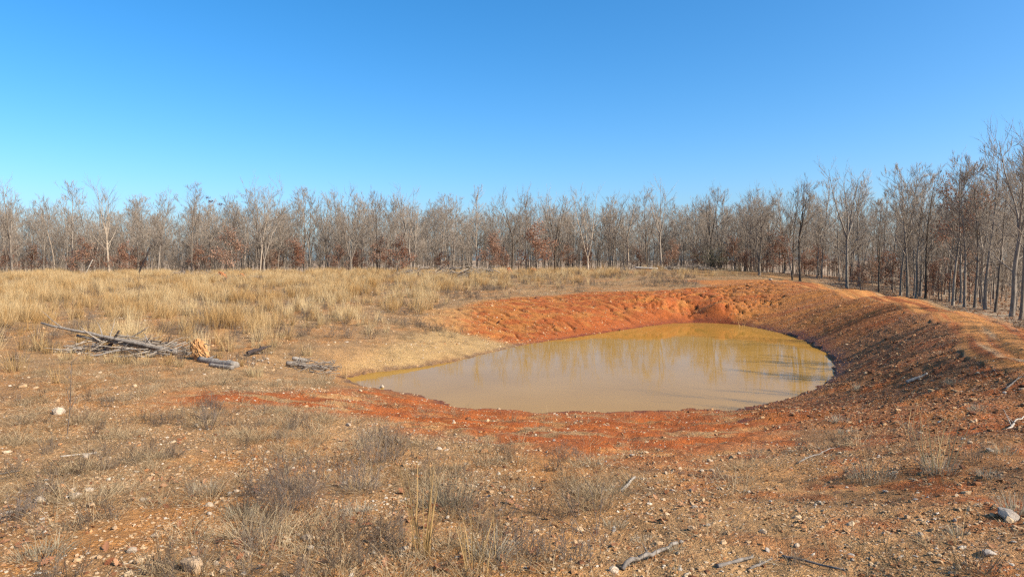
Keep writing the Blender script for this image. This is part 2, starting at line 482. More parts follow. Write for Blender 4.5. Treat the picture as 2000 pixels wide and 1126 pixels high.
def bark_material(name, dark, light, scale=6.0):
    m, nt, b, out = new_mat(name)
    L = nt.links.new
    tc = nt.nodes.new('ShaderNodeTexCoord'); oi = nt.nodes.new('ShaderNodeObjectInfo')
    mp = nt.nodes.new('ShaderNodeMapping'); mp.inputs['Scale'].default_value = (1, 1, 0.25); L(tc.outputs['Object'], mp.inputs['Vector'])
    n = N(nt, 'ShaderNodeTexNoise', Scale=scale, Detail=5.0, Roughness=0.7); L(mp.outputs[0], n.inputs['Vector'])
    r = ramp(nt, [(0.3, al(dark)), (0.7, al(light))]); L(n.outputs['Fac'], r.inputs[0])
    rr = ramp(nt, [(0, (0.72, 0.68, 0.64)), (0.5, (0.95, 0.93, 0.9)), (1, (1.2, 1.17, 1.12))]); L(oi.outputs['Random'], rr.inputs[0])
    c = mixc(nt, r.outputs[0], rr.outputs[0], 1.0, 'MULTIPLY')
    c = mixc(nt, c, oi.outputs['Color'], 1.0, 'MULTIPLY')
    L(c, b.inputs['Base Color'])
    bp = N(nt, 'ShaderNodeBump', Strength=0.6, Distance=0.03); L(n.outputs['Fac'], bp.inputs['Height']); L(bp.outputs[0], b.inputs['Normal'])
    return m
M_BARK = bark_material('bark', (0.14, 0.112, 0.084), (0.40, 0.335, 0.265))
M_TWIG = bark_material('twigs', (0.235, 0.19, 0.145), (0.38, 0.31, 0.24), 1.5)
M_DEADWOOD = bark_material('weathered_wood', (0.13, 0.108, 0.088), (0.38, 0.335, 0.285), 9.0)
M_DARKWOOD = bark_material('charred_wood', (0.02, 0.017, 0.016), (0.07, 0.05, 0.045), 9.0)
M_PALEWOOD = bark_material('bleached_wood', (0.27, 0.23, 0.185), (0.54, 0.475, 0.39), 12.0)

def two_sided(name, lo, hi, trans=0.3, tint='INSTANCER', attr='tint', blade_attr='shade'):
    """leaf or blade: colour between lo and hi by a tint, per-blade shade on the mesh"""
    m = bpy.data.materials.new(name); m.use_nodes = True
    nt = m.node_tree; nt.nodes.clear(); L = nt.links.new
    out = nt.nodes.new('ShaderNodeOutputMaterial')
    if tint == 'INSTANCER':
        a = nt.nodes.new('ShaderNodeAttribute'); a.attribute_type = 'INSTANCER'; a.attribute_name = attr; fac = a.outputs['Fac']
    else:
        a = nt.nodes.new('ShaderNodeObjectInfo'); fac = a.outputs['Random']
    c = mixc(nt, al(lo), al(hi), fac)
    s = nt.nodes.new('ShaderNodeAttribute'); s.attribute_name = blade_attr
    c = mixc(nt, c, s.outputs['Color'], 1.0, 'MULTIPLY')
    d = nt.nodes.new('ShaderNodeBsdfDiffuse'); t = nt.nodes.new('ShaderNodeBsdfTranslucent'); mx = nt.nodes.new('ShaderNodeMixShader')
    L(c, d.inputs[0]); L(c, t.inputs[0]); mx.inputs[0].default_value = trans
    L(d.outputs[0], mx.inputs[1]); L(t.outputs[0], mx.inputs[2]); L(mx.outputs[0], out.inputs[0])
    return m
M_GOLD = two_sided('broomsedge_blades', (0.56, 0.335, 0.13), (0.76, 0.565, 0.30))
M_GOLD_OBJ = two_sided('broomsedge_stalk', (0.50, 0.31, 0.12), (0.62, 0.46, 0.24), tint='OBJ')
M_THATCH = two_sided('dead_grass_blades', (0.34, 0.225, 0.115), (0.60, 0.455, 0.27))
M_THATCH_OBJ = two_sided('dead_grass_tuft', (0.40, 0.33, 0.21), (0.52, 0.45, 0.32), tint='OBJ')
M_WEED = two_sided('weed_stems', (0.13, 0.09, 0.065), (0.31, 0.235, 0.17))
M_WEED_OBJ = two_sided('weed_stem', (0.19, 0.145, 0.115), (0.30, 0.235, 0.185), tint='OBJ')
M_OAKLEAF = two_sided('withered_oak_leaves', (0.40, 0.20, 0.115), (0.48, 0.30, 0.19), 0.45, tint='OBJ')
M_REDLEAF = two_sided('dark_red_leaves', (0.12, 0.025, 0.02), (0.16, 0.04, 0.03), tint='OBJ')
M_OLIVE = two_sided('olive_leaves', (0.15, 0.14, 0.06), (0.21, 0.19, 0.09), tint='OBJ')
M_LITTER = two_sided('fallen_leaves', (0.20, 0.075, 0.035), (0.46, 0.25, 0.13), 0.15)
M_LITTER_OBJ = two_sided('fallen_leaf', (0.24, 0.085, 0.04), (0.42, 0.21, 0.11), 0.15, tint='OBJ')

def rock_material(name, tint='INSTANCER', stops=None):
    m, nt, b, out = new_mat(name)
    L = nt.links.new
    if tint == 'INSTANCER':
        a = nt.nodes.new('ShaderNodeAttribute'); a.attribute_type = 'INSTANCER'; a.attribute_name = 'tint'; fac = a.outputs['Fac']
    else:
        a = nt.nodes.new('ShaderNodeObjectInfo'); fac = a.outputs['Random']
    r = ramp(nt, [(p, al(c)) for p, c in stops]); L(fac, r.inputs[0])
    tc = nt.nodes.new('ShaderNodeTexCoord')
    n = N(nt, 'ShaderNodeTexNoise', Scale=3.0, Detail=6.0, Roughness=0.7); L(tc.outputs['Object'], n.inputs['Vector'])
    rr = ramp(nt, [(0.25, (0.55, 0.45, 0.36)), (0.5, (1, 0.97, 0.93)), (0.8, (1.2, 1.18, 1.14))]); L(n.outputs['Fac'], rr.inputs[0])
    L(mixc(nt, r.outputs[0], rr.outputs[0], 0.85, 'MULTIPLY'), b.inputs['Base Color'])
    bp = N(nt, 'ShaderNodeBump', Strength=0.5, Distance=0.08); L(n.outputs['Fac'], bp.inputs['Height']); L(bp.outputs[0], b.inputs['Normal'])
    return m
GRAVEL_STOPS = [(0.0, (0.17, 0.07, 0.032)), (0.25, (0.36, 0.155, 0.06)), (0.5, (0.48, 0.29, 0.14)), (0.75, (0.54, 0.37, 0.21)), (0.92, (0.56, 0.43, 0.28)), (1.0, (0.62, 0.53, 0.41))]
M_GRAVEL = rock_material('gravel', 'INSTANCER', GRAVEL_STOPS)
M_CHERT = rock_material('white_chert', 'OBJ', [(0, (0.42, 0.32, 0.22)), (1, (0.54, 0.44, 0.33))])
M_TANROCK = rock_material('tan_chert', 'OBJ', [(0, (0.48, 0.31, 0.17)), (1, (0.58, 0.43, 0.28))])
M_ORANGEROCK = rock_material('orange_chert', 'OBJ', [(0, (0.50, 0.22, 0.08)), (1, (0.60, 0.32, 0.14))])
M_GREYROCK = rock_material('grey_chert', 'OBJ', [(0, (0.36, 0.30, 0.24)), (1, (0.46, 0.40, 0.335))])
M_CLOD = rock_material('root_clay', 'OBJ', [(0, (0.50, 0.275, 0.115)), (1, (0.52, 0.29, 0.125))])
M_REDCLOD = rock_material('red_root_clay', 'OBJ', [(0, (0.42, 0.17, 0.07)), (1, (0.46, 0.20, 0.085))])

# ------------------------------------------------------------------ ground sheet, split where the photograph changes surface
def build_ground():
    th = np.concatenate([np.arange(-180, -46, 3.0), np.arange(-46, 46.001, 0.125), np.arange(49, 180, 3.0)])
    rr = [0.8, 1.6, 2.4, 3.2, 4.0]
    r = 4.4
    while r < 75: rr.append(r); r *= 1.0085 if not 35 < r < 60 else 1.0034
    while r < 260: rr.append(r); r *= 1.02
    while r < 9000: rr.append(r); r *= 1.14
    rr = np.array(rr)
    T, R = np.meshgrid(np.radians(th), rr)
    x = (R * np.sin(T)).ravel(); y = (R * np.cos(T)).ravel()
    z, m = terrain(x, y)
    nr, nt_ = len(rr), len(th)
    GRID.update(th=th, rr=rr, Z=z.reshape(nr, nt_))
    # soil colours ------------------------------------------------------------
    def col(c): return np.array(c)[None, :]
    tan = col((0.455, 0.205, 0.060)); pale = col((0.47, 0.262, 0.105)); thatch = col((0.30, 0.18, 0.08)); redc = col((0.41, 0.105, 0.021))
    orange = col((0.47, 0.175, 0.038)); litter = col((0.33, 0.215, 0.125)); brown = col((0.37, 0.125, 0.033))
    def mix(a, b, f): return a * (1 - f[:, None]) + b * f[:, None]
    c = np.repeat(tan, len(x), 0)
    g = fbm(x / 5, y / 5, 4, 71)
    c = mix(c, pale, sstep(-0.25, 0.35, g))
    th_m = sstep(-0.05, 0.3, fbm(x / 2.4, y / 2.4, 4, 72) + 0.12)
    field = sstep(24, 34, y) * (1 - m['bank'])
    c = mix(c, thatch, np.clip(th_m * 0.6 + field * 0.25, 0, 0.85))
    # sandy fan on the left shore
    fan = np.zeros(len(x)); nn = (np.abs(x) < 20) & (y > 20) & (y < 45)
    FAN = np.array([P(690, 722, 4.1), P(720, 700, 3.75), P(800, 660, 3.55), P(870, 640, 3.5), P(960, 668, 4.0), P(990, 678, 4.2), P(830, 716, 4.2)])
    d, _, _ = seg_dist(x[nn], y[nn], FAN, True); i = inside(x[nn], y[nn], FAN); fan[nn] = sstep(-1.2, .6, np.where(i, d, -d))
    c = mix(c, col((0.50, 0.315, 0.125)), fan * .85)
    br = fbm(x / 1.3, y / 1.3, 4, 73)
    # red clay
    cb = mix(np.repeat(orange, len(x), 0), redc, sstep(-0.2, 0.3, br + .15 - .25 * sstep(5, -3, x) + .6 * sstep(2.0, 0.2, m['dsh'])))
    cb = mix(cb, col((0.31, 0.085, 0.03)), m['rill'] * .6)
    cb = mix(cb, col((0.50, 0.29, 0.11)), sstep(-1.0, -4.5, x + 1.2 * br) * .75)
    c = mix(c, cb, m['bank'])
    rf = m['red'] * sstep(-0.12, 0.16, fbm(x / 1.6, y / .55, 4, 74) + .16 + .35 * sstep(1.3, 0.1, m['dsh']))
    c = mix(c, redc, rf * .95)
    # inner dam slope: red brown spoil
    sp = mix(np.repeat(brown, len(x), 0), orange, sstep(-0.25, 0.4, fbm(m['arc'] * .9, m['d_in'] * .16, 3, 75) + .35 * sstep(30, 46, y) - .12))
    sp = mix(sp, redc, sstep(0.1, .5, fbm(x / 3, y / 3, 3, 76)) * .8)
    c = mix(c, sp, m['damside'])
    # spoil also spreads over the ground this side of the pond on the right
    right = sstep(2.0, 9.0, x - .25 * (y - 8) + 2 * fbm(x / 3, y / 3, 3, 77)) * (1 - m['road']) * (y < 30) * (1 - m['forest'])
    c = mix(c, col((0.37, 0.155, 0.055)), right * .8 * (1 - m['red']))
    rpatch = sstep(.02, .30, fbm(x / 1.1 + 7, y / .8, 3, 78)) * sstep(0, 5, x)
    c = mix(c, redc, rpatch * .75 * (1 - m['forest']) * (y < 25))
    # dirt road on the crest
    rd = mix(np.repeat(col((0.55, 0.232, 0.058)), len(x), 0), col((0.42, 0.122, 0.027)), sstep(-.1, .3, fbm(m['d_in'] * 2.2, m['arc'] * .09, 3, 79)))
    rd = mix(rd, col((0.50, 0.31, 0.15)), sstep(.05, .4, fbm(m['d_in'] * 2.6 + 3, m['arc'] * .12, 3, 80)) * sstep(30, 17, y))
    c = mix(c, rd, m['road'])
    lf = mix(np.repeat(litter, len(x), 0), col((0.44, 0.325, 0.205)), sstep(-.2, .4, fbm(x / 4, y / 9, 4, 81)))
    c = mix(c, lf, m['forest'])
    wet = sstep(0.9, 0.05, m['dsh'] + .35 * fbm(x / .8, y / .8, 2, 82)) * sstep(6, 12, x) * .85
    wet = np.maximum(wet, sstep(0.45, 0.05, m['dsh'] + .25 * fbm(x / .6, y / .6, 2, 84)) * .75)
    pud = sstep(1.0, .2, np.hypot((x - P(1440, 827, 3.97)[0]) / .8, (y - P(1440, 827, 3.97)[1]) / .35))
    wet = np.maximum(wet, pud * .9)
    wet = np.where(m['ins'], .6, wet)
    grav = np.clip(0.55 + .8 * fbm(x / 1.8, y / 1.8, 3, 83), 0, 1) * (1 - rf) * (1 - .8 * m['bank'] * (1 - .4 * m['gull'])) * (1 - m['forest']) * (1 - .6 * m['road'])
    c = c * ALB
    idx = np.arange(nr * nt_).reshape(nr, nt_)
    nxt = np.roll(idx, -1, axis=1)
    quads = np.stack([idx[:-1], idx[1:], nxt[1:], nxt[:-1]], -1).reshape(-1, 4)[:, ::-1]
    # zone of every face
    zone_v = np.zeros(len(x), int)
    zone_v[m['forest'] > .5] = 3
    zone_v[(np.maximum(m['bank'], m['damside']) > .5) | m['ins']] = 2
    zone_v[m['road'] > .5] = 1
    fz = zone_v[quads[:, 0]]
    V = np.stack([x, y, z], 1)
    for zi, (name, label) in enumerate([('ground', 'stony tan ground with gravel and dry grass'), ('dirt_road', 'orange dirt track along the top of the dam'),
                                        ('clay_bank', 'bare red clay bank around the pond'), ('forest_floor', 'leaf covered floor of the bare wood')]):
        q = quads[fz == zi]
        used, inv = np.unique(q, return_inverse=True)
        me = fast_mesh(name, V[used], quads=inv.reshape(-1, 4), mat=M_SOIL, smooth=True)
        a = me.color_attributes.new('soil', 'FLOAT_COLOR', 'POINT'); a.data.foreach_set('color', np.c_[c[used], np.ones(len(used))].astype(np.float32).ravel())
        a = me.color_attributes.new('mask', 'FLOAT_COLOR', 'POINT'); a.data.foreach_set('color', np.c_[grav[used], wet[used], th_m[used], np.ones(len(used))].astype(np.float32).ravel())
        o = obj(name, me); tag(o, label=label, kind='structure')
    if True:
        cp = V[0:nt_]
        me = mesh_from('ground_under_viewer', [tuple(p) for p in cp] + [(0, 0, float(z[:nt_].mean()))], [(i, nt_, (i + 1) % nt_) for i in range(nt_)][::1], M_SOIL)
        a = me.color_attributes.new('soil', 'FLOAT_COLOR', 'POINT'); a.data.foreach_set('color', np.tile([0.36, .22, .10, 1], nt_ + 1).astype(np.float32))
        o = obj('ground_patch', me); tag(o, label='stony ground where the viewer stands', kind='structure')
build_ground()

# pond: one sheet of muddy water that runs a little under its banks
def build_water():
    d = SHORE_D - cen
    ring = cen + d * (1 + 0.45 / np.hypot(d[:, 0], d[:, 1])[:, None])
    V = [(cen[0], cen[1], 0.0)]; F = []
    n = len(ring); K = 6
    for k in range(1, K + 1):
        for p in ring: q = cen + (p - cen) * k / K; V.append((q[0], q[1], 0.0))
    for i in range(n): F.append((0, 1 + i, 1 + (i + 1) % n))
    for k in range(K - 1):
        for i in range(n):
            a = 1 + k * n + i; b = 1 + k * n + (i + 1) % n
            F.append((a, a + n, b + n, b))
    me = mesh_from('pond_water', V, F, M_WATER, True)
    o = obj('pond_water', me); tag(o, label='muddy tan water of the pond', kind='structure')
build_water()

# ------------------------------------------------------------------ trees
class Tubes:
    def __init__(self): self.V = []; self.Q = []; self.T = []; self.n = 0
    def add(self, pts, rad, k):
        pts = np.asarray(pts, float); n = len(pts)
        d = np.gradient(pts, axis=0); d /= np.linalg.norm(d, axis=1)[:, None] + 1e-9
        ref = np.array([0.31, 0.17, 0.94]) if abs(d[0, 2]) < 0.9 else np.array([1.0, 0.1, 0.0])
        u = np.cross(d, ref); u /= np.linalg.norm(u, axis=1)[:, None] + 1e-9
        v = np.cross(d, u)
        a = np.arange(k) * 2 * np.pi / k
        ring = pts[:, None, :] + np.asarray(rad)[:, None, None] * (np.cos(a)[None, :, None] * u[:, None, :] + np.sin(a)[None, :, None] * v[:, None, :])
        self.V.append(ring.reshape(-1, 3))
        i = np.arange(n * k).reshape(n, k) + self.n; j = np.roll(i, -1, 1)
        self.Q.append(np.stack([i[:-1], j[:-1], j[1:], i[1:]], -1).reshape(-1, 4))
        self.n += n * k
    def spike(self, p0, p1, r):
        d = p1 - p0; L = np.linalg.norm(d) + 1e-9; d = d / L
        u = np.cross(d, (0.3, 0.2, 0.93)); u /= np.linalg.norm(u) + 1e-9; v = np.cross(d, u)
        self.V.append(np.stack([p0 + r * u, p0 - .5 * r * u + .87 * r * v, p0 - .5 * r * u - .87 * r * v, p1]))
        n = self.n; self.T.append(np.array([[n, n + 1, n + 3], [n + 1, n + 2, n + 3], [n + 2, n, n + 3]])); self.n += 4
    def _frame(self, p0, p1):
        d = p1 - p0; d = d / (np.linalg.norm(d, axis=1)[:, None] + 1e-9)
        u = np.cross(d, np.array([[.3, .2, .93]])); u /= np.linalg.norm(u, axis=1)[:, None] + 1e-9
        return u, np.cross(d, u)
    def spikes(self, p0, p1, r):
        u, v = self._frame(p0, p1); n = len(p0)
        self.V.append(np.stack([p0 + r * u, p0 - .5 * r * u + .87 * r * v, p0 - .5 * r * u - .87 * r * v, p1], 1).reshape(-1, 3))
        i = self.n + 4 * np.arange(n)[:, None]
        self.T.append(np.concatenate([i + np.array([[0, 1, 3]]), i + np.array([[1, 2, 3]]), i + np.array([[2, 0, 3]])])); self.n += 4 * n
    def rods(self, p0, p1, r0, r1):
        u, v = self._frame(p0, p1); n = len(p0)
        self.V.append(np.stack([p + r * w for p, r in ((p0, r0), (p1, r1)) for w in (u, -.5 * u + .87 * v, -.5 * u - .87 * v)], 1).reshape(-1, 3))
        i = self.n + 6 * np.arange(n)[:, None]
        self.Q.append(np.concatenate([i + np.array([[0, 1, 4, 3]]), i + np.array([[1, 2, 5, 4]]), i + np.array([[2, 0, 3, 5]])])); self.n += 6 * n
    def mesh(self, name, mat, smooth=True):
        V = np.concatenate(self.V)
        return fast_mesh(name, V, np.concatenate(self.T) if self.T else None, np.concatenate(self.Q) if self.Q else None, mat, smooth)

def grow(rng, p, d, L, r0, r1, n, wander, up):
    pts = [np.array(p, float)]; d = np.array(d, float)
    for i in range(n):
        d = d + rng.normal(0, wander, 3) + np.array([0, 0, up]); d /= np.linalg.norm(d)
        pts.append(pts[-1] + d * L / n)
    return np.array(pts), np.linspace(r0, r1, n + 1)

def spread_dirs(rng, d, ang, lift):
    d = d / (np.linalg.norm(d, axis=1)[:, None] + 1e-9)
    r = rng.normal(0, 1, d.shape); r -= (r * d).sum(1)[:, None] * d; r /= np.linalg.norm(r, axis=1)[:, None] + 1e-9
    o = d * np.cos(ang)[:, None] + r * np.sin(ang)[:, None]; o[:, 2] += lift
    return o / np.linalg.norm(o, axis=1)[:, None]

def cross3(a, b):
    return np.array([a[1] * b[2] - a[2] * b[1], a[2] * b[0] - a[0] * b[2], a[0] * b[1] - a[1] * b[0]])

def branch_dir(rng, d, ang):
    d = d / np.linalg.norm(d)
    ref = np.array([1.0, 0, 0]) if abs(d[2]) > 0.8 else np.array([0, 0, 1.0])
    u = cross3(d, ref); u /= math.sqrt(u @ u); v = cross3(d, u)
    a = rng.uniform(0, 2 * np.pi)
    return d * math.cos(ang) + (u * math.cos(a) + v * math.sin(a)) * math.sin(ang)

def make_tree_meshes(kind, seed, H=14.0, leaves=0, leafmat=None, leafzone=(0.1, 0.75), twig=1.0, dens=1.0):
    rng = np.random.default_rng(seed)
    tr, cr = Tubes(), Tubes()
    tips = []
    limbs = []                                   # (pts, rad, length)
    if kind == 'oak':
        f = rng.uniform(0.34, 0.46)
        p, r = grow(rng, (0, 0, -0.3), (rng.normal(0, .05), rng.normal(0, .05), 1), f * H, .185, .13, 7, .025, .05)
        r[0] = .235; tr.add(p, r, 8)
        for k in range(rng.integers(3, 5)):
            d = branch_dir(rng, p[-1] - p[-2], rng.uniform(.18, .45))
            q, s = grow(rng, p[-1], d, H * rng.uniform(.48, .62), .095, .014, 9, .05, .06); tr.add(q, s, 6); limbs.append((q, s, H * .5))
        for k in range(rng.integers(3, 6)):
            t = rng.integers(3, 7); d = branch_dir(rng, p[t] - p[t - 1], rng.uniform(.9, 1.2))
            q, s = grow(rng, p[t], d, H * rng.uniform(.22, .36), .055, .012, 7, .08, .09); tr.add(q, s, 5); limbs.append((q, s, H * .3))
    elif kind == 'vase':
        p, r = grow(rng, (0, 0, -0.3), (0, 0, 1), .16 * H, .2, .16, 3, .03, .05); r[0] = .25; tr.add(p, r, 8)
        n = rng.integers(3, 6)
        for k in range(n):
            a = 2 * math.pi * k / n + rng.uniform(-.4, .4); t = rng.uniform(.12, .38)
            d = np.array([math.cos(a) * math.sin(t), math.sin(a) * math.sin(t), math.cos(t)])
            q, s = grow(rng, p[-1], d, H * rng.uniform(.7, .86), .10, .014, 11, .035, .035); tr.add(q, s, 6); limbs.append((q, s, H * .55))
            for j in range(3):
                t = rng.integers(3, 7); d = branch_dir(rng, q[t] - q[t - 1], rng.uniform(.6, 1.0))
                q2, s2 = grow(rng, q[t], d, H * rng.uniform(.18, .3), .06, .012, 6, .08, .06); tr.add(q2, s2, 5); limbs.append((q2, s2, H * .25))
    elif kind in ('tall', 'lean', 'sapling', 'leafy'):
        ln = {'tall': .04, 'lean': .13, 'sapling': .10, 'leafy': .06}[kind]
        az = rng.uniform(0, 2 * math.pi)
        r0 = {'tall': .14, 'lean': .115, 'sapling': .045, 'leafy': .085}[kind] * (H / 14.0 if kind in ('tall', 'lean') else 1)
        p, r = grow(rng, (0, 0, -0.3), (ln * math.cos(az), ln * math.sin(az), 1), .95 * H, r0, .012, 14, .028, .03 if kind != 'lean' else .01)
        r[0] *= 1.25; tr.add(p, r, 7)
        limbs.append((p[7:], r[7:], H * .35))
        nl = {'tall': 19, 'lean': 14, 'sapling': 12, 'leafy': 22}[kind]
        lo = {'tall': .30, 'lean': .34, 'sapling': .22, 'leafy': .12}[kind]
        for k in range(nl):
            t = lo + (0.96 - lo) * (k + rng.uniform(0, 1)) / nl
            i = min(int(t * 14), 13); base = p[i] + (p[i + 1] - p[i]) * (t * 14 - i)
            ang = rng.uniform(.45, 1.0) if kind != 'leafy' else rng.uniform(.9, 1.35)
            d = branch_dir(rng, p[i + 1] - p[i], ang)
            shape = (1.15 - t) / (1.15 - lo) if kind == 'leafy' else .35 + .65 * math.sin(min(1, (1.08 - t) / (1.08 - lo)) * 2.3)
            L = H * {'tall': .235, 'lean': .24, 'sapling': .24, 'leafy': .34}[kind] * shape * rng.uniform(.6, 1.2)
            q, s = grow(rng, base, d, L, max(.012, r[i] * .5), .008, 6, .09, .065 if kind != 'leafy' else .02)
            cr.add(q, s, 4); limbs.append((q, s, L))
    # finer wood
    n2, n3, n4 = (7, 6, 3)
    if kind == 'sapling': n2, n3, n4 = (4, 4, 3)
    if kind == 'leafy': n2, n3, n4 = (4, 4, 2)
    B, D, LL = [], [], []
    for q, s, L in limbs:
        for k in range(max(2, int(n2 * dens * (0.5 + min(1, L / (H * .5)))))):
            t = rng.uniform(.25, 1.0); f = t * (len(q) - 1); i = min(int(f), len(q) - 2)
            b = q[i] + (q[i + 1] - q[i]) * (f - i); d = branch_dir(rng, q[i + 1] - q[i], rng.uniform(.45, .95))
            L2 = L * rng.uniform(.22, .48) * (1.25 - .6 * t)
            q2, s2 = grow(rng, b, d, L2, max(.012 * twig, s[i] * .5), .007 * twig, 4, .07, .10); cr.add(q2, s2, 3)
            f = rng.uniform(.2, 1.0, n3) * 4; ii = np.minimum(f.astype(int), 3)
            B.append(q2[ii] + (q2[ii + 1] - q2[ii]) * (f - ii)[:, None]); D.append(q2[ii + 1] - q2[ii]); LL.append(np.maximum(.4, L2 * rng.uniform(.3, .65, n3)))
    B = np.concatenate(B); D = np.concatenate(D); LL = np.concatenate(LL)
    D = spread_dirs(rng, D, rng.uniform(.22, .58, len(B)), .20)
    M_ = B + D * LL[:, None] * .55
    D2 = spread_dirs(rng, D, rng.uniform(.03, .16, len(B)), .14)
    E = M_ + D2 * LL[:, None] * .45
    cr.rods(B, M_, .0095 * twig, .007 * twig); cr.spikes(M_, E, .007 * twig)
    tips = M_
    for k in range(n4):
        f = rng.uniform(.25, 1.0, len(B))[:, None]
        b4 = B + (M_ - B) * f if k % 2 else M_ + (E - M_) * f * .8
        d4 = spread_dirs(rng, D2, rng.uniform(.2, .55, len(B)), .2)
        cr.spikes(b4, b4 + d4 * (LL * rng.uniform(.35, .75, len(B)))[:, None], .0068 * twig)
    out = [tr.mesh(kind + '_trunk', M_BARK), cr.mesh(kind + '_crown', M_TWIG)]
    if leaves:
        tips = np.array(tips); z = tips[:, 2] / H
        w = np.exp(-((z - np.mean(leafzone)) / (0.6 * (leafzone[1] - leafzone[0]))) ** 4)
        c = tips[rng.choice(len(tips), leaves, p=w / w.sum())] + rng.normal(0, .26, (leaves, 3))
        out.append(leaf_cloud(rng, c, .075, .14, leafmat or M_OAKLEAF, kind + '_leaves'))
    return out

def leaf_cloud(rng, c, s0, s1, mat, name):
    n = len(c)
    a = rng.normal(0, 1, (n, 3)); a /= np.linalg.norm(a, axis=1)[:, None]
    b = np.cross(a, rng.normal(0, 1, (n, 3))); b /= np.linalg.norm(b, axis=1)[:, None]
    nn = np.cross(a, b)
    s = rng.uniform(s0, s1, n)[:, None]
    V = np.stack([c - a * s, c - b * s * .5 + nn * s * .22, c + a * s, c + b * s * .5 + nn * s * .22], 1).reshape(-1, 3)
    i = np.arange(n)[:, None] * 4
    tris = np.concatenate([i + np.array([[0, 1, 2]]), i + np.array([[0, 2, 3]])])
    me = fast_mesh(name, V, tris, None, mat)
    sh = np.repeat(rng.uniform(.6, 1.35, n), 4)
    at = me.color_attributes.new('shade', 'FLOAT_COLOR', 'POINT')
    at.data.foreach_set('color', np.c_[sh, sh * rng.uniform(.9, 1.05, len(sh)), sh, np.ones(len(sh))].astype(np.float32).ravel())
    return me

KINDS = {}
for k, cnt in (('oak', 6), ('tall', 7), ('vase', 4), ('lean', 3)):
    KINDS[k] = [make_tree_meshes(k, 100 + 17 * i + len(k)) for i in range(cnt)]
KINDS['sapling'] = [make_tree_meshes('sapling', 300 + i, H=6.0, twig=.8) for i in range(4)]
KINDS['leafy'] = [make_tree_meshes('leafy', 400 + i, H=7.0, leaves=1700) for i in range(4)]
KINDS['tall_leafy'] = [make_tree_meshes('tall', 500 + i, leaves=1300, leafzone=(.35, .8)) for i in range(2)]
NOMINAL = dict(oak=14, tall=14, vase=14, lean=14, sapling=6, leafy=7, tall_leafy=14)
tree_count = [0]
def tree(kind, x, y, H, label, group=None, rz=None, var=None, name=None, wide=1.0, cat='tree'):
    i = tree_count[0]; tree_count[0] += 1
    ms = KINDS[kind][(i if var is None else var) % len(KINDS[kind])]
    z = float(height(x, y)[0])
    s = H / NOMINAL[kind]
    rz = random.uniform(0, 6.283) if rz is None else rz
    nm = name or {'oak': 'oak_tree', 'tall': 'tall_tree', 'vase': 'forked_tree', 'lean': 'leaning_tree', 'sapling': 'sapling', 'leafy': 'young_oak', 'tall_leafy': 'tall_oak'}[kind]
    root = empty(nm, (x, y, z), rz)
    root.scale = (s * wide, s * wide, s)
    tag(root, label, cat, group)
    for me, pn in zip(ms, ('trunk', 'crown', 'leaves')):
        c = obj(pn, me, root)
        if pn == 'trunk' and group == 'bare trees at the edge of the wood':
            if 'dark' in label.split('between')[0].split('right of')[0].split('left of')[0].split('beside')[0]: c.color = (.5, .47, .44, 1)
            elif 'pale' in label.split('by the')[0] or 'white' in label: c.color = (1.5, 1.45, 1.36, 1)
    return root

def tree_px(kind, px, depth, top, label, **kw):
    x = (px - 1000) / FPX * depth
    z = float(height(x, depth)[0])
    base = 508 + FPX * (CAM_Z - z) / depth
    return tree(kind, x, depth, (base - top) * depth / FPX, label, **kw)

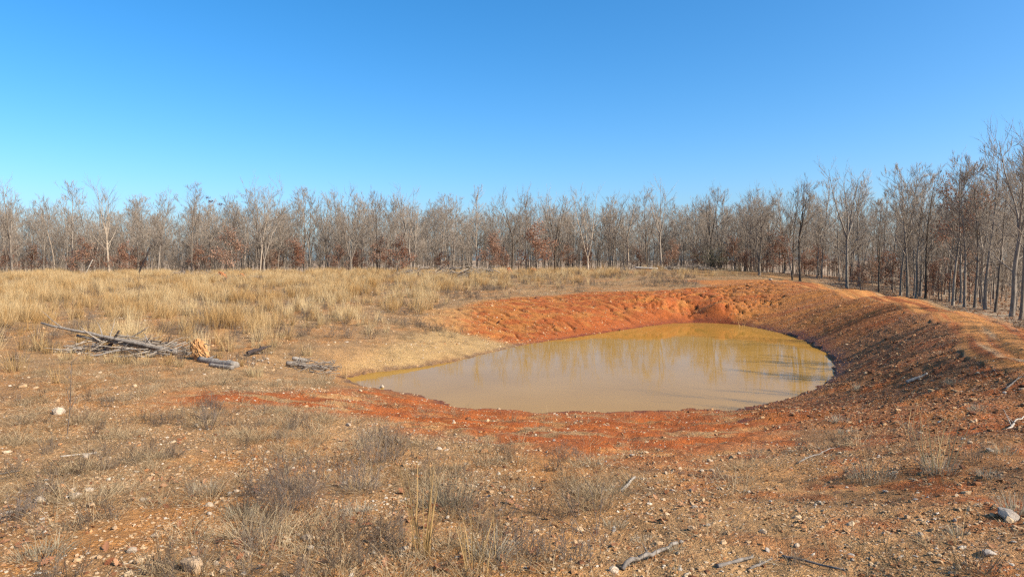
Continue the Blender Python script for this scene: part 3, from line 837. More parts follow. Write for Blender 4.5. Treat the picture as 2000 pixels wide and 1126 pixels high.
FRONT = [
 ('oak', 25, 104, 350, 'broad grey bare oak at the far left end of the tree line', {}),
 ('lean', 108, 103, 388, 'pale bare tree slanting towards the broad oak at the left end', {}),
 ('tall', 140, 104, 347, 'very tall bare tree between the slanting tree and the V-forked tree', {}),
 ('oak', 214, 104, 361, 'pale-trunked bare tree with a high V-shaped fork', {}),
 ('lean', 308, 104, 372, 'slim tall bare tree right of the dark slanting snag', {}),
 ('tall', 375, 105, 357, 'bare tree with a round top standing left of the red-tipped tree', {}),
 ('tall', 413, 107, 392, 'thin bare tree with dark red leaf tufts at its tip', {}),
 ('lean', 507, 103, 365, 'white slanting trunk of a bare tree behind the pale log', {}),
 ('vase', 515, 105, 352, 'tall many-stemmed bare tree, highest of the left centre', {}),
 ('vase', 685, 106, 374, 'bare tree with wide open fork left of the centre', {}),
 ('tall', 737, 107, 371, 'straight dark-trunked bare tree next to the open forked tree', {}),
 ('oak', 803, 105, 366, 'spreading bare oak with twin trunks behind the brush pile', {}),
 ('tall', 885, 112, 384, 'slender bare tree right of the twin-trunked oak', {}),
 ('tall', 931, 112, 367, 'pale straight bare tree above the brush pile', {}),
 ('oak', 1001, 111, 370, 'dark single-trunked bare tree in the middle of the tree line', {}),
 ('vase', 1084, 116, 370, 'thick dark clump of bare stems right of the rusty tall oak', {}),
 ('tall', 1110, 119, 378, 'slim bare tree between the two stem clumps', {}),
 ('vase', 1148, 116, 369, 'pale clump of tall bare stems in the centre right', {}),
 ('tall', 1190, 118, 386, 'lone slim bare tree before the gap in the canopy', {}),
 ('oak', 1228, 114, 380, 'bare tree with pale forked trunk by the pale log', {}),
 ('tall', 1262, 115, 372, 'dark straight bare tree left of the widest spreading tree', {}),
 ('oak', 1292, 112, 361, 'widest spreading bare tree of the tree line, tall centre leader', {}),
 ('oak', 1388, 113, 359, 'bare tree with dark trunk behind the olive bush', {}),
 ('vase', 1483, 98, 366, 'isolated bare tree of five spreading stems beside the clay bank end', {}),
 ('tall', 1548, 95, 357, 'left one of two close dark-trunked trees near the dam end', {}),
 ('oak', 1563, 94, 354, 'right one of two close dark-trunked trees near the dam end', {}),
 ('tall', 1605, 97, 348, 'thin bare tree left of the big dam tree', {}),
 ('oak', 1655, 86, 325, 'big bare tree with long low side limbs behind the dam', {}),
 ('oak', 1718, 80, 400, 'short dark bare tree with spreading top behind the dam road', {}),
 ('tall', 1760, 74, 318, 'left stem of the close pair behind the dam road', {}),
 ('tall', 1774, 73, 312, 'right stem of the close pair behind the dam road', {}),
 ('tall', 1790, 71, 330, 'bare tree just right of the close pair', {}),
 ('tall', 1808, 70, 335, 'dark slim tree left of the rust-leaved tall oak', {}),
 ('tall_leafy', 1862, 62, 303, 'tall oak still holding rust brown leaves behind the road', {}),
 ('tall', 1885, 60, 318, 'thin grey tree touching the rust-leaved tall oak', {}),
 ('tall', 1905, 59, 300, 'grey tree between the rust-leaved oak and the right edge', {}),
 ('tall', 1926, 57, 268, 'very tall thin-topped tree near the right edge', {}),
 ('tall', 1946, 54, 330, 'dark slim trunk left of the tallest right-edge tree', {}),
 ('oak', 1978, 50, 250, 'tallest grey tree at the right edge of the picture', {}),
 ('tall', 1996, 47, 262, 'bare tree cut by the right edge of the picture', {}),
]
for kind, px, dep, top, lab, kw in FRONT:
    tree_px(kind, px, dep, top, lab, group='bare trees at the edge of the wood', **kw)

LEAFY = [
 ('leafy', 165, 104, 452, 'rusty young oak between the tall tree and the V-forked tree'), ('leafy', 240, 105, 462, 'orange-brown young oak right of the V-forked tree'),
 ('leafy', 20, 108, 470, 'dark rusty young oak beneath the broad oak'), ('leafy', 455, 103, 432, 'largest rusty young oak, spreading low on the left centre'),
 ('leafy', 395, 107, 468, 'dull brown young oak left of the largest rusty one'), ('leafy', 575, 109, 455, 'brown-leaved young oak behind the many-stemmed tree'),
 ('leafy', 660, 108, 470, 'dark brown young oak left of the open forked tree'), ('leafy', 740, 107, 455, 'pinkish rusty young oak under the straight dark trunk'),
 ('leafy', 775, 105, 448, 'red-brown young oak just left of the twin-trunked oak'), ('leafy', 960, 111, 440, 'wide red-brown young oak left of the dark single trunk'),
 ('leafy', 1050, 113, 420, 'tall red-brown oak right of the dark single trunk'), ('leafy', 1105, 118, 468, 'rusty young oak behind the thick dark stem clump'),
 ('leafy', 1312, 113, 460, 'small orange young oak right of the widest tree'), ('leafy', 1435, 108, 452, 'rusty young oak left of the isolated five-stemmed tree'),
 ('leafy', 1522, 104, 440, 'rusty young oak right of the isolated five-stemmed tree'), ('leafy', 1600, 100, 470, 'low rusty young oak left of the big dam tree'),
 ('leafy', 1682, 84, 505, 'small dark rusty oak right of the big dam tree'), ('leafy', 1745, 82, 480, 'pale brown young oak behind the dam road'),
 ('leafy', 1835, 70, 490, 'rusty young oak left of the rust-leaved tall oak'), ('leafy', 1895, 68, 470, 'brown young oak right of the rust-leaved tall oak'),
]
for kind, px, dep, top, lab in LEAFY:
    tree_px(kind, px, dep, top, lab, group='young oaks with withered leaves', wide=1.15)

LEAFY2 = [(70, 112, 468), (118, 110, 478), (195, 112, 470), (265, 109, 476), (335, 112, 488), (520, 112, 470), (545, 110, 480), (610, 113, 474), (700, 112, 480), (860, 116, 486), (905, 118, 470), (985, 117, 474),
          (1140, 120, 470), (1175, 122, 480), (1245, 120, 474), (1360, 116, 480), (1410, 113, 470), (1465, 106, 480), (1505, 108, 466), (1545, 104, 470), (1575, 103, 480), (1635, 98, 486), (1665, 96, 476), (1705, 90, 490), (1725, 92, 480),
          (1765, 84, 486), (1795, 80, 470), (1815, 74, 500), (1845, 72, 480), (1915, 66, 500), (1950, 64, 490), (1985, 60, 510)]
LEAFY_DEEP = []
for i_, (px, dep, top) in enumerate(LEAFY2):
    if px < 1740 and i_ % 3 != 1: LEAFY_DEEP.append((px, dep, top))
# the wood behind and between the front trees
def edge_depth(px):
    return np.interp(px, [-400, 0, 400, 800, 1000, 1330, 1480, 1560, 1655, 1760, 1860, 1980, 2200], [112, 106, 107, 109, 116, 115, 103, 98, 89, 77, 65, 53, 42])
rw = np.random.default_rng(21)
cnt = 0
REFS = [(25, 'broad left-end oak'), (108, 'pale slanting tree'), (140, 'very tall left tree'), (214, 'V-forked pale tree'), (270, 'dark slanting snag'), (308, 'slim tree past the snag'), (375, 'round-topped tree'),
        (413, 'red-tipped thin tree'), (455, 'largest rusty young oak'), (513, 'tall many-stemmed tree'), (575, 'brown young oak'), (640, 'dip in the canopy'), (685, 'open forked tree'), (737, 'straight dark trunk'), (803, 'twin-trunked oak'),
        (850, 'first brush pile'), (905, 'long brush pile'), (931, 'pale straight tree'), (1001, 'dark single trunk'), (1050, 'tall red-brown oak'), (1084, 'thick dark stem clump'), (1148, 'pale stem clump'), (1190, 'lone slim tree'),
        (1228, 'pale forked trunk'), (1292, 'widest spreading tree'), (1345, 'low far brush pile'), (1392, 'olive bush'), (1440, 'rusty oak by the field corner'), (1483, 'five-stemmed tree'), (1522, 'rusty oak past the five-stemmed tree'), (1555, 'close dark pair'), (1605, 'thin tree past the dark pair'),
        (1655, 'big dam tree'), (1718, 'short crooked dam tree'), (1767, 'close pair behind the road'), (1808, 'dark slim tree'), (1862, 'rust-leaved tall oak'), (1905, 'grey tree past the rusty oak'), (1926, 'very tall right tree'), (1946, 'dark slim right trunk'), (1978, 'tallest right-edge tree')]
_used = {}
def deep_label(kind, px, back, H):
    look = {'tall': 'straight slim', 'oak': 'spreading', 'lean': 'leaning', 'vase': 'many-stemmed', 'leafy': 'rust-leaved'}[kind]
    size = 'tall' if H > 12.8 else ('middling' if H > 11.2 else 'short')
    if kind == 'leafy': size = 'tall' if H > 5 else 'low'
    k = min(range(len(REFS)), key=lambda i: abs(REFS[i][0] - px))
    off = px - REFS[k][0]
    side = 'straight behind' if abs(off) < 7 else ('behind, left of' if off < 0 else 'behind, right of')
    row = '' if back < 7 else ('second-row ' if back < 15 else 'deep-set ')
    return '%s %s%s bare tree %s the %s' % (size, row, look, side, REFS[k][1]) if kind != 'leafy' else '%s %srust-leaved young oak %s the %s' % (size, row, side, REFS[k][1])
GROUP_DEEP = 'bare trees deeper in the wood'
placed = []
while cnt < 225:
    px = rw.uniform(-20, 2020)
    e = edge_depth(px)
    back = rw.uniform(1.5, 22 if px < 1500 else 34)
    dep = e + back
    x = (px - 1000) / FPX * dep
    if any((x - a) ** 2 + (dep - b) ** 2 < 3.2 for a, b in placed): continue
    placed.append((x, dep))
    kind = rw.choice(['tall', 'tall', 'tall', 'tall', 'tall', 'oak', 'lean', 'vase'])
    H = rw.uniform(9.8, 14.2)
    tree(str(kind), x, dep, H, deep_label(str(kind), px, back, H), group=GROUP_DEEP)
    cnt += 1
for px, dep, top in LEAFY_DEEP:
    back = dep - float(edge_depth(px)); H = (530 - top) / FPX * dep
    tree_px('leafy', px, dep, top, deep_label('leafy', px, back, H), group='rust-leaved young oaks deeper in the wood', wide=1.25)
# wood to the right, outside the picture but near enough to throw its shadows across the dam
rs = np.random.default_rng(5)
cnt = 0
for _x, _y, _h in [(20.6, 2.5, 14), (22, -1.5, 13), (24, 6, 14.5), (21.6, 9, 12.5), (23.4, 13, 14), (25.2, 17, 13), (22.5, -6, 14), (27, 11, 14), (26.6, 22, 13), (29, 27, 14)]:
    placed.append((_x, _y)); tree('tall' if _h < 14 else 'oak', _x, _y, _h, 'bare tree of the wood beyond the dam, past the right edge of view', group='bare trees beyond the right edge')
while cnt < 9:
    y = rs.uniform(-22, 44); x = rs.uniform(0, 20) + np.interp(y, [-22, 8, 18, 25, 33, 42, 50], [20, 21, 22, 24, 27, 30, 32])
    if 1000 + FPX * x / max(y, .1) < 2010 and y > 0: continue
    if any((x - a) ** 2 + (y - b) ** 2 < 7 for a, b in placed): continue
    placed.append((x, y))
    tree(str(rs.choice(['tall', 'oak', 'tall', 'vase'])), x, y, rs.uniform(11.5, 15), 'bare tree of the wood beyond the dam, past the right edge of view', group='bare trees beyond the right edge')
    cnt += 1

# ------------------------------------------------------------------ scattered stuff (one object each, instanced over points)
def source_collection(name, meshes):
    c = bpy.data.collections.new(name)
    for i, me in enumerate(meshes):
        o = bpy.data.objects.new('%s_%02d' % (name, i), me); c.objects.link(o)
    return c

def scatter(name, coll, pts, rot, scl, idx, tint, label, cat=None):
    n = len(pts)
    me = bpy.data.meshes.new(name)
    me.vertices.add(n); me.vertices.foreach_set('co', np.asarray(pts, np.float32).ravel())
    for an, ty, arr, key in (('rot', 'FLOAT_VECTOR', rot, 'vector'), ('scl', 'FLOAT_VECTOR', scl, 'vector'), ('idx', 'INT', idx, 'value'), ('tint', 'FLOAT', tint, 'value')):
        a = me.attributes.new(an, ty, 'POINT'); a.data.foreach_set(key, np.asarray(arr, np.int32 if ty == 'INT' else np.float32).ravel())
    o = obj(name, me)
    ng = bpy.data.node_groups.new(name + '_scatter', 'GeometryNodeTree')
    ng.interface.new_socket('Geometry', in_out='INPUT', socket_type='NodeSocketGeometry')
    ng.interface.new_socket('Geometry', in_out='OUTPUT', socket_type='NodeSocketGeometry')
    gi = ng.nodes.new('NodeGroupInput'); go = ng.nodes.new('NodeGroupOutput')
    ci = ng.nodes.new('GeometryNodeCollectionInfo'); ci.inputs['Collection'].default_value = coll
    ci.inputs['Separate Children'].default_value = True; ci.inputs['Reset Children'].default_value = True
    ip = ng.nodes.new('GeometryNodeInstanceOnPoints'); ip.inputs['Pick Instance'].default_value = True
    def attr(nm, ty):
        a = ng.nodes.new('GeometryNodeInputNamedAttribute'); a.data_type = ty; a.inputs['Name'].default_value = nm
        return a.outputs['Attribute']
    e2r = ng.nodes.new('FunctionNodeEulerToRotation')
    ng.links.new(attr('rot', 'FLOAT_VECTOR'), e2r.inputs[0])
    ng.links.new(gi.outputs[0], ip.inputs['Points']); ng.links.new(ci.outputs[0], ip.inputs['Instance'])
    ng.links.new(attr('idx', 'INT'), ip.inputs['Instance Index']); ng.links.new(e2r.outputs[0], ip.inputs['Rotation'])
    ng.links.new(attr('scl', 'FLOAT_VECTOR'), ip.inputs['Scale'])
    ng.links.new(ip.outputs[0], go.inputs[0])
    md = o.modifiers.new('scatter', 'NODES'); md.node_group = ng
    tag(o, label, cat, kind='stuff')
    return o

def blades(rng, n, h0, h1, w, spread, lean, curl, segs=3, mat=None, name='blades', seed_heads=0, up=1.0):
    """a tuft: n tapering blades that start near the origin"""
    V = []; T = []; Q = []; S = []; k = 0
    for i in range(n):
        a = rng.uniform(0, 2 * np.pi); r = spread * math.sqrt(rng.uniform(0, 1))
        p = np.array([r * math.cos(a), r * math.sin(a), -.02])
        out = np.array([math.cos(a + rng.normal(0, .6)), math.sin(a + rng.normal(0, .6)), 0])
        t = abs(rng.normal(0, lean)); d = out * math.sin(t) + np.array([0, 0, 1]) * math.cos(t) * up
        d /= np.linalg.norm(d)
        h = rng.uniform(h0, h1); side = np.cross(d, rng.normal(0, 1, 3)); side /= np.linalg.norm(side)
        sh = rng.uniform(.65, 1.3)
        for s in range(segs):
            ww = w * (1 - .75 * s / segs) * .5
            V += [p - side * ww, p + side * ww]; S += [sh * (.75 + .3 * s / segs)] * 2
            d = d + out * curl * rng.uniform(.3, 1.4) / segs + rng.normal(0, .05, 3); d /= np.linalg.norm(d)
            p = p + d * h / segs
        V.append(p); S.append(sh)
        for s in range(segs - 1):
            Q.append((k + 2 * s, k + 2 * s + 1, k + 2 * s + 3, k + 2 * s + 2))
        T.append((k + 2 * segs - 2, k + 2 * segs - 1, k + 2 * segs)); k += 2 * segs + 1
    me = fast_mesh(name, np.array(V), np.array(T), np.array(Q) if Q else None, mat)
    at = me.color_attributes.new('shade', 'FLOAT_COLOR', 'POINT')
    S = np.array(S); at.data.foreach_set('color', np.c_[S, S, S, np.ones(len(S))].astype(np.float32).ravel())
    return me

def weed_mesh(rng, n, h0, h1, spread, mat, name, twig=4, r=.004, lean=.36):
    """wiry dead weed: thin branching stems"""
    tb = Tubes()
    for i in range(n):
        a = rng.uniform(0, 6.283); t = abs(rng.normal(0, lean))
        p0 = np.array([spread * math.cos(a) * rng.uniform(0, 1), spread * math.sin(a) * rng.uniform(0, 1), -.02])
        q, s = grow(rng, p0, (math.cos(a) * math.sin(t), math.sin(a) * math.sin(t), math.cos(t)), rng.uniform(h0, h1), r, r * .5, 4, .08, .05)
        tb.add(q, s, 3)
        for k in range(twig):
            f = rng.uniform(.3, 1) * 4; j = min(int(f), 3); b = q[j] + (q[j + 1] - q[j]) * (f - j)
            d = branch_dir(rng, q[j + 1] - q[j], rng.uniform(.4, .9)); L = rng.uniform(.15, .35) * h1
            tb.spike(b, b + d * L, r * .7)
            tb.spike(b + d * L * .5, b + d * L * .5 + branch_dir(rng, d, .6) * L * .5, r * .5)
    me = tb.mesh(name, mat, False)
    n = len(me.vertices); S = rng.uniform(.7, 1.3, n)
    at = me.color_attributes.new('shade', 'FLOAT_COLOR', 'POINT'); at.data.foreach_set('color', np.c_[S, S, S, np.ones(n)].astype(np.float32).ravel())
    return me

def rock_mesh(seed, mat, sub=2, flat=.65, name='rock'):
    import bmesh
    rng = np.random.default_rng(seed)
    bm = bmesh.new(); bmesh.ops.create_icosphere(bm, subdivisions=sub, radius=.5)
    sc = np.array([1.0, rng.uniform(.6, .95), flat * rng.uniform(.7, 1.2)])
    planes = [(v / np.linalg.norm(v), rng.uniform(.27, .42)) for v in rng.normal(0, 1, (9, 3))]
    for v in bm.verts:
        p = np.array(v.co)
        p *= 1 + .12 * rng.normal()*(.5 if sub > 1 else .8)
        for nrm, dd in planes:
            e = p @ nrm - dd
            if e > 0: p = p - nrm * e * .92
        p = p * sc
        v.co = p
    me = bpy.data.meshes.new(name); bm.to_mesh(me); bm.free()
    me.materials.append(mat)
    return me

rg = np.random.default_rng(99)
def cand(n, x0, x1, y0, y1):
    return rg.uniform(x0, x1, n), rg.uniform(y0, y1, n)

# --- tall golden broomsedge over the field
gold = source_collection('broomsedge_tuft', [blades(np.random.default_rng(i), 40, .5, 1.05, .0135, .17, .14, .22, 3, M_GOLD, 'broomsedge') for i in range(6)])
def pxmask(x, y):
    z = base_height(x, y); return project(x, y, z)
x, y = cand(125000, -105, 45, 24, 112)
z, m = ground_at(x, y)
px, py = m['px'], m['py']
den = np.zeros(len(x))
cl = fbm(x / 5.5, y / 4.0, 3, 201); cl2 = fbm(x / 1.6, y / 1.6, 2, 202)
strip = sstep(0, 14, py - np.interp(px, [-200, 0, 400, 800, 1100, 1400, 1480], [526, 526, 526, 522, 518, 516, 518]))
low = np.interp(px, [-300, 0, 250, 420, 560, 700, 830, 900, 1000, 1120, 1200, 1450, 1500], [740, 738, 722, 705, 700, 690, 640, 600, 588, 577, 560, 548, 540])
den = strip * (1 - sstep(low - 75, low, py))
left = sstep(900, 300, px)
den *= np.clip(.20 + .25 * left + 1.9 * cl + 1.3 * cl2, 0, 1) * (1 - .85 * sstep(-.04, .14, fbm(x / 6, y / 3.5, 3, 222)))
den *= (m['bank'] < .2) & (m['road'] < .1) & (m['damside'] < .2) & (m['forest'] < .7)
keep = rg.uniform(0, 1, len(x)) < den * np.where(y < 45, .75, .85)
x, y, z = x[keep], y[keep], z[keep]
n = len(x)
s = rg.uniform(.5, 1.15, n) * np.clip(.9 + .8 * cl[keep], .55, 1.35)
scatter('broomsedge_grass', gold, np.c_[x, y, z], np.c_[rg.normal(0.0, .10, n), rg.normal(.13, .10, n), np.zeros(n)] , np.c_[s, s, s], rg.integers(0, 6, n),
        np.clip(.5 + 1.1 * fbm(x / 5, y / 5, 3, 203) + rg.normal(0, .33, n), 0, 1), 'tall golden broomsedge grass covering the field', 'grass')
N_GOLD = n

# --- low dead grass: field floor, banks and foreground
that = source_collection('dead_grass_tuft', [blades(np.random.default_rng(40 + i), 44, .12, .38, .0062, .17, .92, .9, 3, M_THATCH, 'dead_grass') for i in range(6)])
xs, ys, ss = [], [], []
x, y = cand(26000, -14, 14, 4.8, 22)
z, m = ground_at(x, y)
d = np.clip(fbm(x / 1.7, y / 1.7, 3, 211) * 2.2 + .38, 0, 1) * (1 - .9 * m['red']) * (1 - m['road']) * (~m['ins'])
d *= np.where(m['px'] > 1250, .22, 1) * np.where(m['px'] > 900, .7, 1) * (1 - sstep(.0, .3, m['damside']) * .8)
d *= np.where((m['py'] < 860) & (m['px'] > 650), .12, 1) * np.where((m['py'] < 800), .55, 1)
k = (rg.uniform(0, 1, len(x)) < d * .52) & (np.abs(x) < y * .85 + 1.5)
xs.append(np.c_[x, y, z][k])
x, y = cand(70000, -75, 36, 16, 100)
z, m = ground_at(x, y)
d = np.clip(fbm(x / 3.5, y / 3.5, 3, 212) * 1.8 + .45, 0, 1) * (1 - m['bank']) * (1 - m['road']) * (~m['ins']) * (1 - m['damside']) * (1 - m['forest'])
d *= sstep(.5, 3, m['dsh'])
k = rg.uniform(0, 1, len(x)) < d * .6
xs.append(np.c_[x, y, z][k])
p = np.concatenate(xs); n = len(p)
s = rg.uniform(.5, 1.15, n)
scatter('dead_grass', that, p, np.c_[rg.normal(0, .15, n), rg.normal(0, .15, n), rg.uniform(0, 6.28, n)], np.c_[s, s, s * rg.uniform(.6, 1.2, n)], rg.integers(0, 6, n),
        np.clip(.5 + .8 * fbm(p[:, 0] / 2, p[:, 1] / 2, 3, 213) + rg.normal(0, .2, n), 0, 1), 'low matted dead grass over the stony ground', 'grass')

# --- wiry grey weeds
weed = source_collection('wiry_weed', [weed_mesh(np.random.default_rng(70 + i), 14, .10, .38, .14, M_WEED, 'weed', 5, .0032, .5) for i in range(5)])
x, y = cand(9000, -12, 12, 4.8, 16)
z, m = ground_at(x, y)
d = np.clip(fbm(x / 1.4 + 5, y / 1.4, 3, 221) * 2.6 + .12, 0, 1) * (1 - m['red']) * (1 - m['damside']) * (1 - m['road'])
d *= np.where(m['px'] > 1200, .12, 1) * np.where((m['py'] < 860) & (m['px'] > 620), .15, 1)
k = (rg.uniform(0, 1, len(x)) < d * .26) & (np.abs(x) < y * .85 + 1.5)
p1 = np.c_[x, y, z][k]
x, y = cand(16000, -80, 20, 22, 100)
z, m = ground_at(x, y)
d = np.clip(fbm(x / 6, y / 3.5, 3, 222) * 2.6 + .05, 0, 1) * (1 - m['bank']) * (~m['ins']) * (1 - m['damside']) * (1 - m['road']) * sstep(.5, 3, m['dsh'])
k = rg.uniform(0, 1, len(x)) < d
p2 = np.c_[x, y, z][k]
p = np.concatenate([p1, p2]); n = len(p)
s = np.r_[rg.uniform(.5, 1.0, len(p1)), rg.uniform(1.0, 1.8, len(p2))]
scatter('wiry_weeds', weed, p, np.c_[rg.normal(0, .12, n), rg.normal(0, .12, n), rg.uniform(0, 6.28, n)], np.c_[s, s, s], rg.integers(0, 5, n), rg.uniform(0, 1, n), 'wiry grey dead weeds between the grass', 'weeds')

# --- gravel and spoil
grv = source_collection('gravel_stone', [rock_mesh(800 + i, M_GRAVEL, 1, .6, 'gravel') for i in range(10)])
_a = rg.uniform(-.78, .78, 95000); _r = rg.uniform(4.8, 20, 95000)
x, y = _r * np.sin(_a), _r * np.cos(_a)
z, m = ground_at(x, y)
cgr = fbm(x / 1.5, y / 1.5, 3, 231)
d = np.clip(.55 + cgr * 1.2, .08, 1) * (1 - .75 * m['red']) * (~m['ins']) * (1 - .6 * m['road'])
k = (rg.uniform(0, 1, len(x)) < d * .9) & (np.abs(x) < y * .85 + 1.2)
p1 = np.c_[x, y, z][k]; s1 = np.exp(rg.normal(math.log(.030), .5, len(p1))); t1 = np.clip(.56 + rg.normal(0, .26, len(p1)) - .22 * sstep(2, 8, p1[:, 0]), 0, 1)
# inner dam slope
x, y = cand(150000, 3, 29, 9, 62)
_k = (x > np.interp(y, [6, 12, 16, 20, 26, 34, 44, 60], [7.5, 6.0, 5.0, 6.0, 9, 12, 14.0, 17.0]) - 1) & (x < np.interp(y, INNER[::-1, 1], INNER[::-1, 0]) + .5)
x, y = x[_k], y[_k]
z, m = ground_at(x, y)
d = m['damside'] * (~m['ins']) * np.where(y < 30, 1, .75)
k = rg.uniform(0, 1, len(x)) < d
p2 = np.c_[x, y, z][k]; s2 = np.exp(rg.normal(math.log(.043), .5, len(p2))); t2 = np.clip(.22 + rg.normal(0, .24, len(p2)), 0, 1)
# field, shore, road edge
x, y = cand(42000, -30, 10, 15, 60)
z, m = ground_at(x, y)
d = np.clip(.25 + 1.6 * fbm(x / 2.5, y / 2.5, 3, 232), 0, 1) * (~m['ins']) * (1 - .7 * m['bank'])
k = rg.uniform(0, 1, len(x)) < d
p3 = np.c_[x, y, z][k]; s3 = np.exp(rg.normal(math.log(.06), .45, len(p3))); t3 = np.clip(.66 + rg.normal(0, .22, len(p3)), 0, 1)
x, y = cand(26000, -8, 20, 33, 60)
z, m = ground_at(x, y)
k = (m['bank'] > .3) & (~m['ins']) & (rg.uniform(0, 1, len(x)) < .25 + .9 * fbm(x / 2.2, y / 2.2, 3, 233))
p5 = np.c_[x, y, z][k]; s5 = np.exp(rg.normal(math.log(.075), .5, len(p5))); t5 = np.clip(.28 + rg.normal(0, .25, len(p5)), 0, 1)
x, y = cand(14000, 8, 30, 10, 66)
z, m = ground_at(x, y)
k = (m['road'] > .3) & (rg.uniform(0, 1, len(x)) < .5)
p4 = np.c_[x, y, z][k]; s4 = np.exp(rg.normal(math.log(.04), .4, len(p4))); t4 = np.clip(.45 + rg.normal(0, .2, len(p4)), 0, 1)
p = np.concatenate([p1, p2, p3, p4, p5]); s = np.concatenate([s1, s2, s3, s4, s5]); t = np.concatenate([t1, t2, t3, t4, t5]); n = len(p)
p[:, 2] += s * .01
scatter('gravel', grv, p, np.c_[rg.normal(0, .35, n), rg.normal(0, .35, n), rg.uniform(0, 6.28, n)], np.c_[s, s, s * rg.uniform(.7, 1.3, n)], rg.integers(0, 10, n), t,
        'loose tan and orange gravel strewn over the ground and the dam slope', 'gravel')

# --- fallen oak leaves
def oak_leaf_mesh(seed, mat):
    rng = np.random.default_rng(seed)
    out = []
    prof = [(0, .04), (.12, .05), (.22, .20), (.30, .10), (.42, .30), (.50, .14), (.62, .28), (.70, .13), (.82, .18), (.92, .08)]
    L = [(t - .5, w * rng.uniform(.85, 1.15)) for t, w in prof]
    V = []
    curl = rng.uniform(.3, .9); bend = rng.uniform(-.5, .5)
    def lift(u, w): return .04 + curl * w * w * 1.4 + bend * (u * u) * .6
    for u, w in L: V.append((u, 0, lift(u, 0)))
    for u, w in L: V.append((u + w * .25, w, lift(u, w)))
    for u, w in L: V.append((u + w * .25, -w, lift(u, w) * rng.uniform(.7, 1.2)))
    V.append((.5, 0, lift(.5, 0)))
    n = len(L); F = []
    for i in range(n - 1):
        F.append((i, i + 1, n + i + 1, n + i)); F.append((i, 2 * n + i, 2 * n + i + 1, i + 1))
    F.append((n - 1, 3 * n, 2 * n - 1)); F.append((n - 1, 3 * n - 1, 3 * n))
    me = mesh_from('oak_leaf', V, F, mat)
    at = me.color_attributes.new('shade', 'FLOAT_COLOR', 'POINT'); at.data.foreach_set('color', np.tile([1, 1, 1, 1], len(V)).astype(np.float32))
    return me
lv = source_collection('fallen_leaf', [oak_leaf_mesh(900 + i, M_LITTER) for i in range(6)])
x, y = cand(9000, -11, 11, 4.8, 12.5)
z, m = ground_at(x, y)
d = np.clip(.10 + 1.6 * fbm(x / 1.2, y / 1.2, 3, 241), 0, 1) * np.where(m['py'] > 930, 1, .25) * np.where(m['px'] > 1350, .3, 1)
k = (rg.uniform(0, 1, len(x)) < d * .8) & (np.abs(x) < y * .85 + 1.2)
p1 = np.c_[x, y, z + .012][k]
x, y = cand(26000, 19, 75, 20, 105)
z, m = ground_at(x, y)
k = (m['forest'] > .6)
p2 = np.c_[x, y, z + .02][k]
p = np.concatenate([p1, p2]); n = len(p)
s = np.r_[rg.uniform(.07, .13, len(p1)), rg.uniform(.16, .30, len(p2))]
scatter('fallen_leaves', lv, p, np.c_[rg.normal(0, .4, n), rg.normal(0, .4, n), rg.uniform(0, 6.28, n)], np.c_[s, s, s], rg.integers(0, 6, n), rg.uniform(0, 1, n), 'fallen brown oak leaves littering the ground', 'leaves')

# --- undergrowth and far wood that reads as one mass
und = source_collection('undergrowth_stem', [])
for i, ms in enumerate(KINDS['sapling']):
    for me in ms:
        pass
def joined(ms, name):
    """trunk and crown meshes of a tree as one mesh for the far mass"""
    Vs, Ts = [], []; off = 0
    for me in ms:
        v = np.empty(len(me.vertices) * 3, np.float32); me.vertices.foreach_get('co', v); v = v.reshape(-1, 3)
        me.calc_loop_triangles(); t = np.empty(len(me.loop_triangles) * 3, np.int32); me.loop_triangles.foreach_get('vertices', t)
        Vs.append(v); Ts.append(t.reshape(-1, 3) + off); off += len(v)
    return fast_mesh(name, np.concatenate(Vs), np.concatenate(Ts), None, M_TWIG, False)
und = source_collection('undergrowth_stem', [joined(ms, 'undergrowth') for ms in KINDS['sapling']])
pxs = np.r_[rg.uniform(-40, 1560, 1150), rg.uniform(1560, 2040, 190)]; back = rg.uniform(0.5, 36, len(pxs)); dep = edge_depth(pxs) + back
x = (pxs - 1000) / FPX * dep; y = dep
z = height(x, y); n = len(x); s = rg.uniform(.5, 1.35, n)
scatter('undergrowth', und, np.c_[x, y, z], np.c_[rg.normal(0, .1, n), rg.normal(0, .1, n), rg.uniform(0, 6.28, n)], np.c_[s, s, s], rg.integers(0, 4, n), rg.uniform(0, 1, n), 'thin grey saplings and brushwood filling the wood', 'undergrowth')
fw = source_collection('far_tree', [joined(KINDS['tall'][i], 'far_tree') for i in range(5)])
pxs = np.r_[rg.uniform(-60, 1500, 270), rg.uniform(1450, 2100, 140)]
back = np.where(pxs < 1500, rg.uniform(24, 46, len(pxs)), rg.uniform(30, 105, len(pxs)))
dep = edge_depth(pxs) + back
x = (pxs - 1000) / FPX * dep; y = dep; z = height(x, y); n = len(x); s = rg.uniform(.82, 1.05, n)
scatter('distant_wood', fw, np.c_[x, y, z], np.c_[np.zeros(n), np.zeros(n), rg.uniform(0, 6.28, n)], np.c_[s, s, s], rg.integers(0, 5, n), rg.uniform(0, 1, n), 'far bare trees behind the edge of the wood', 'wood')

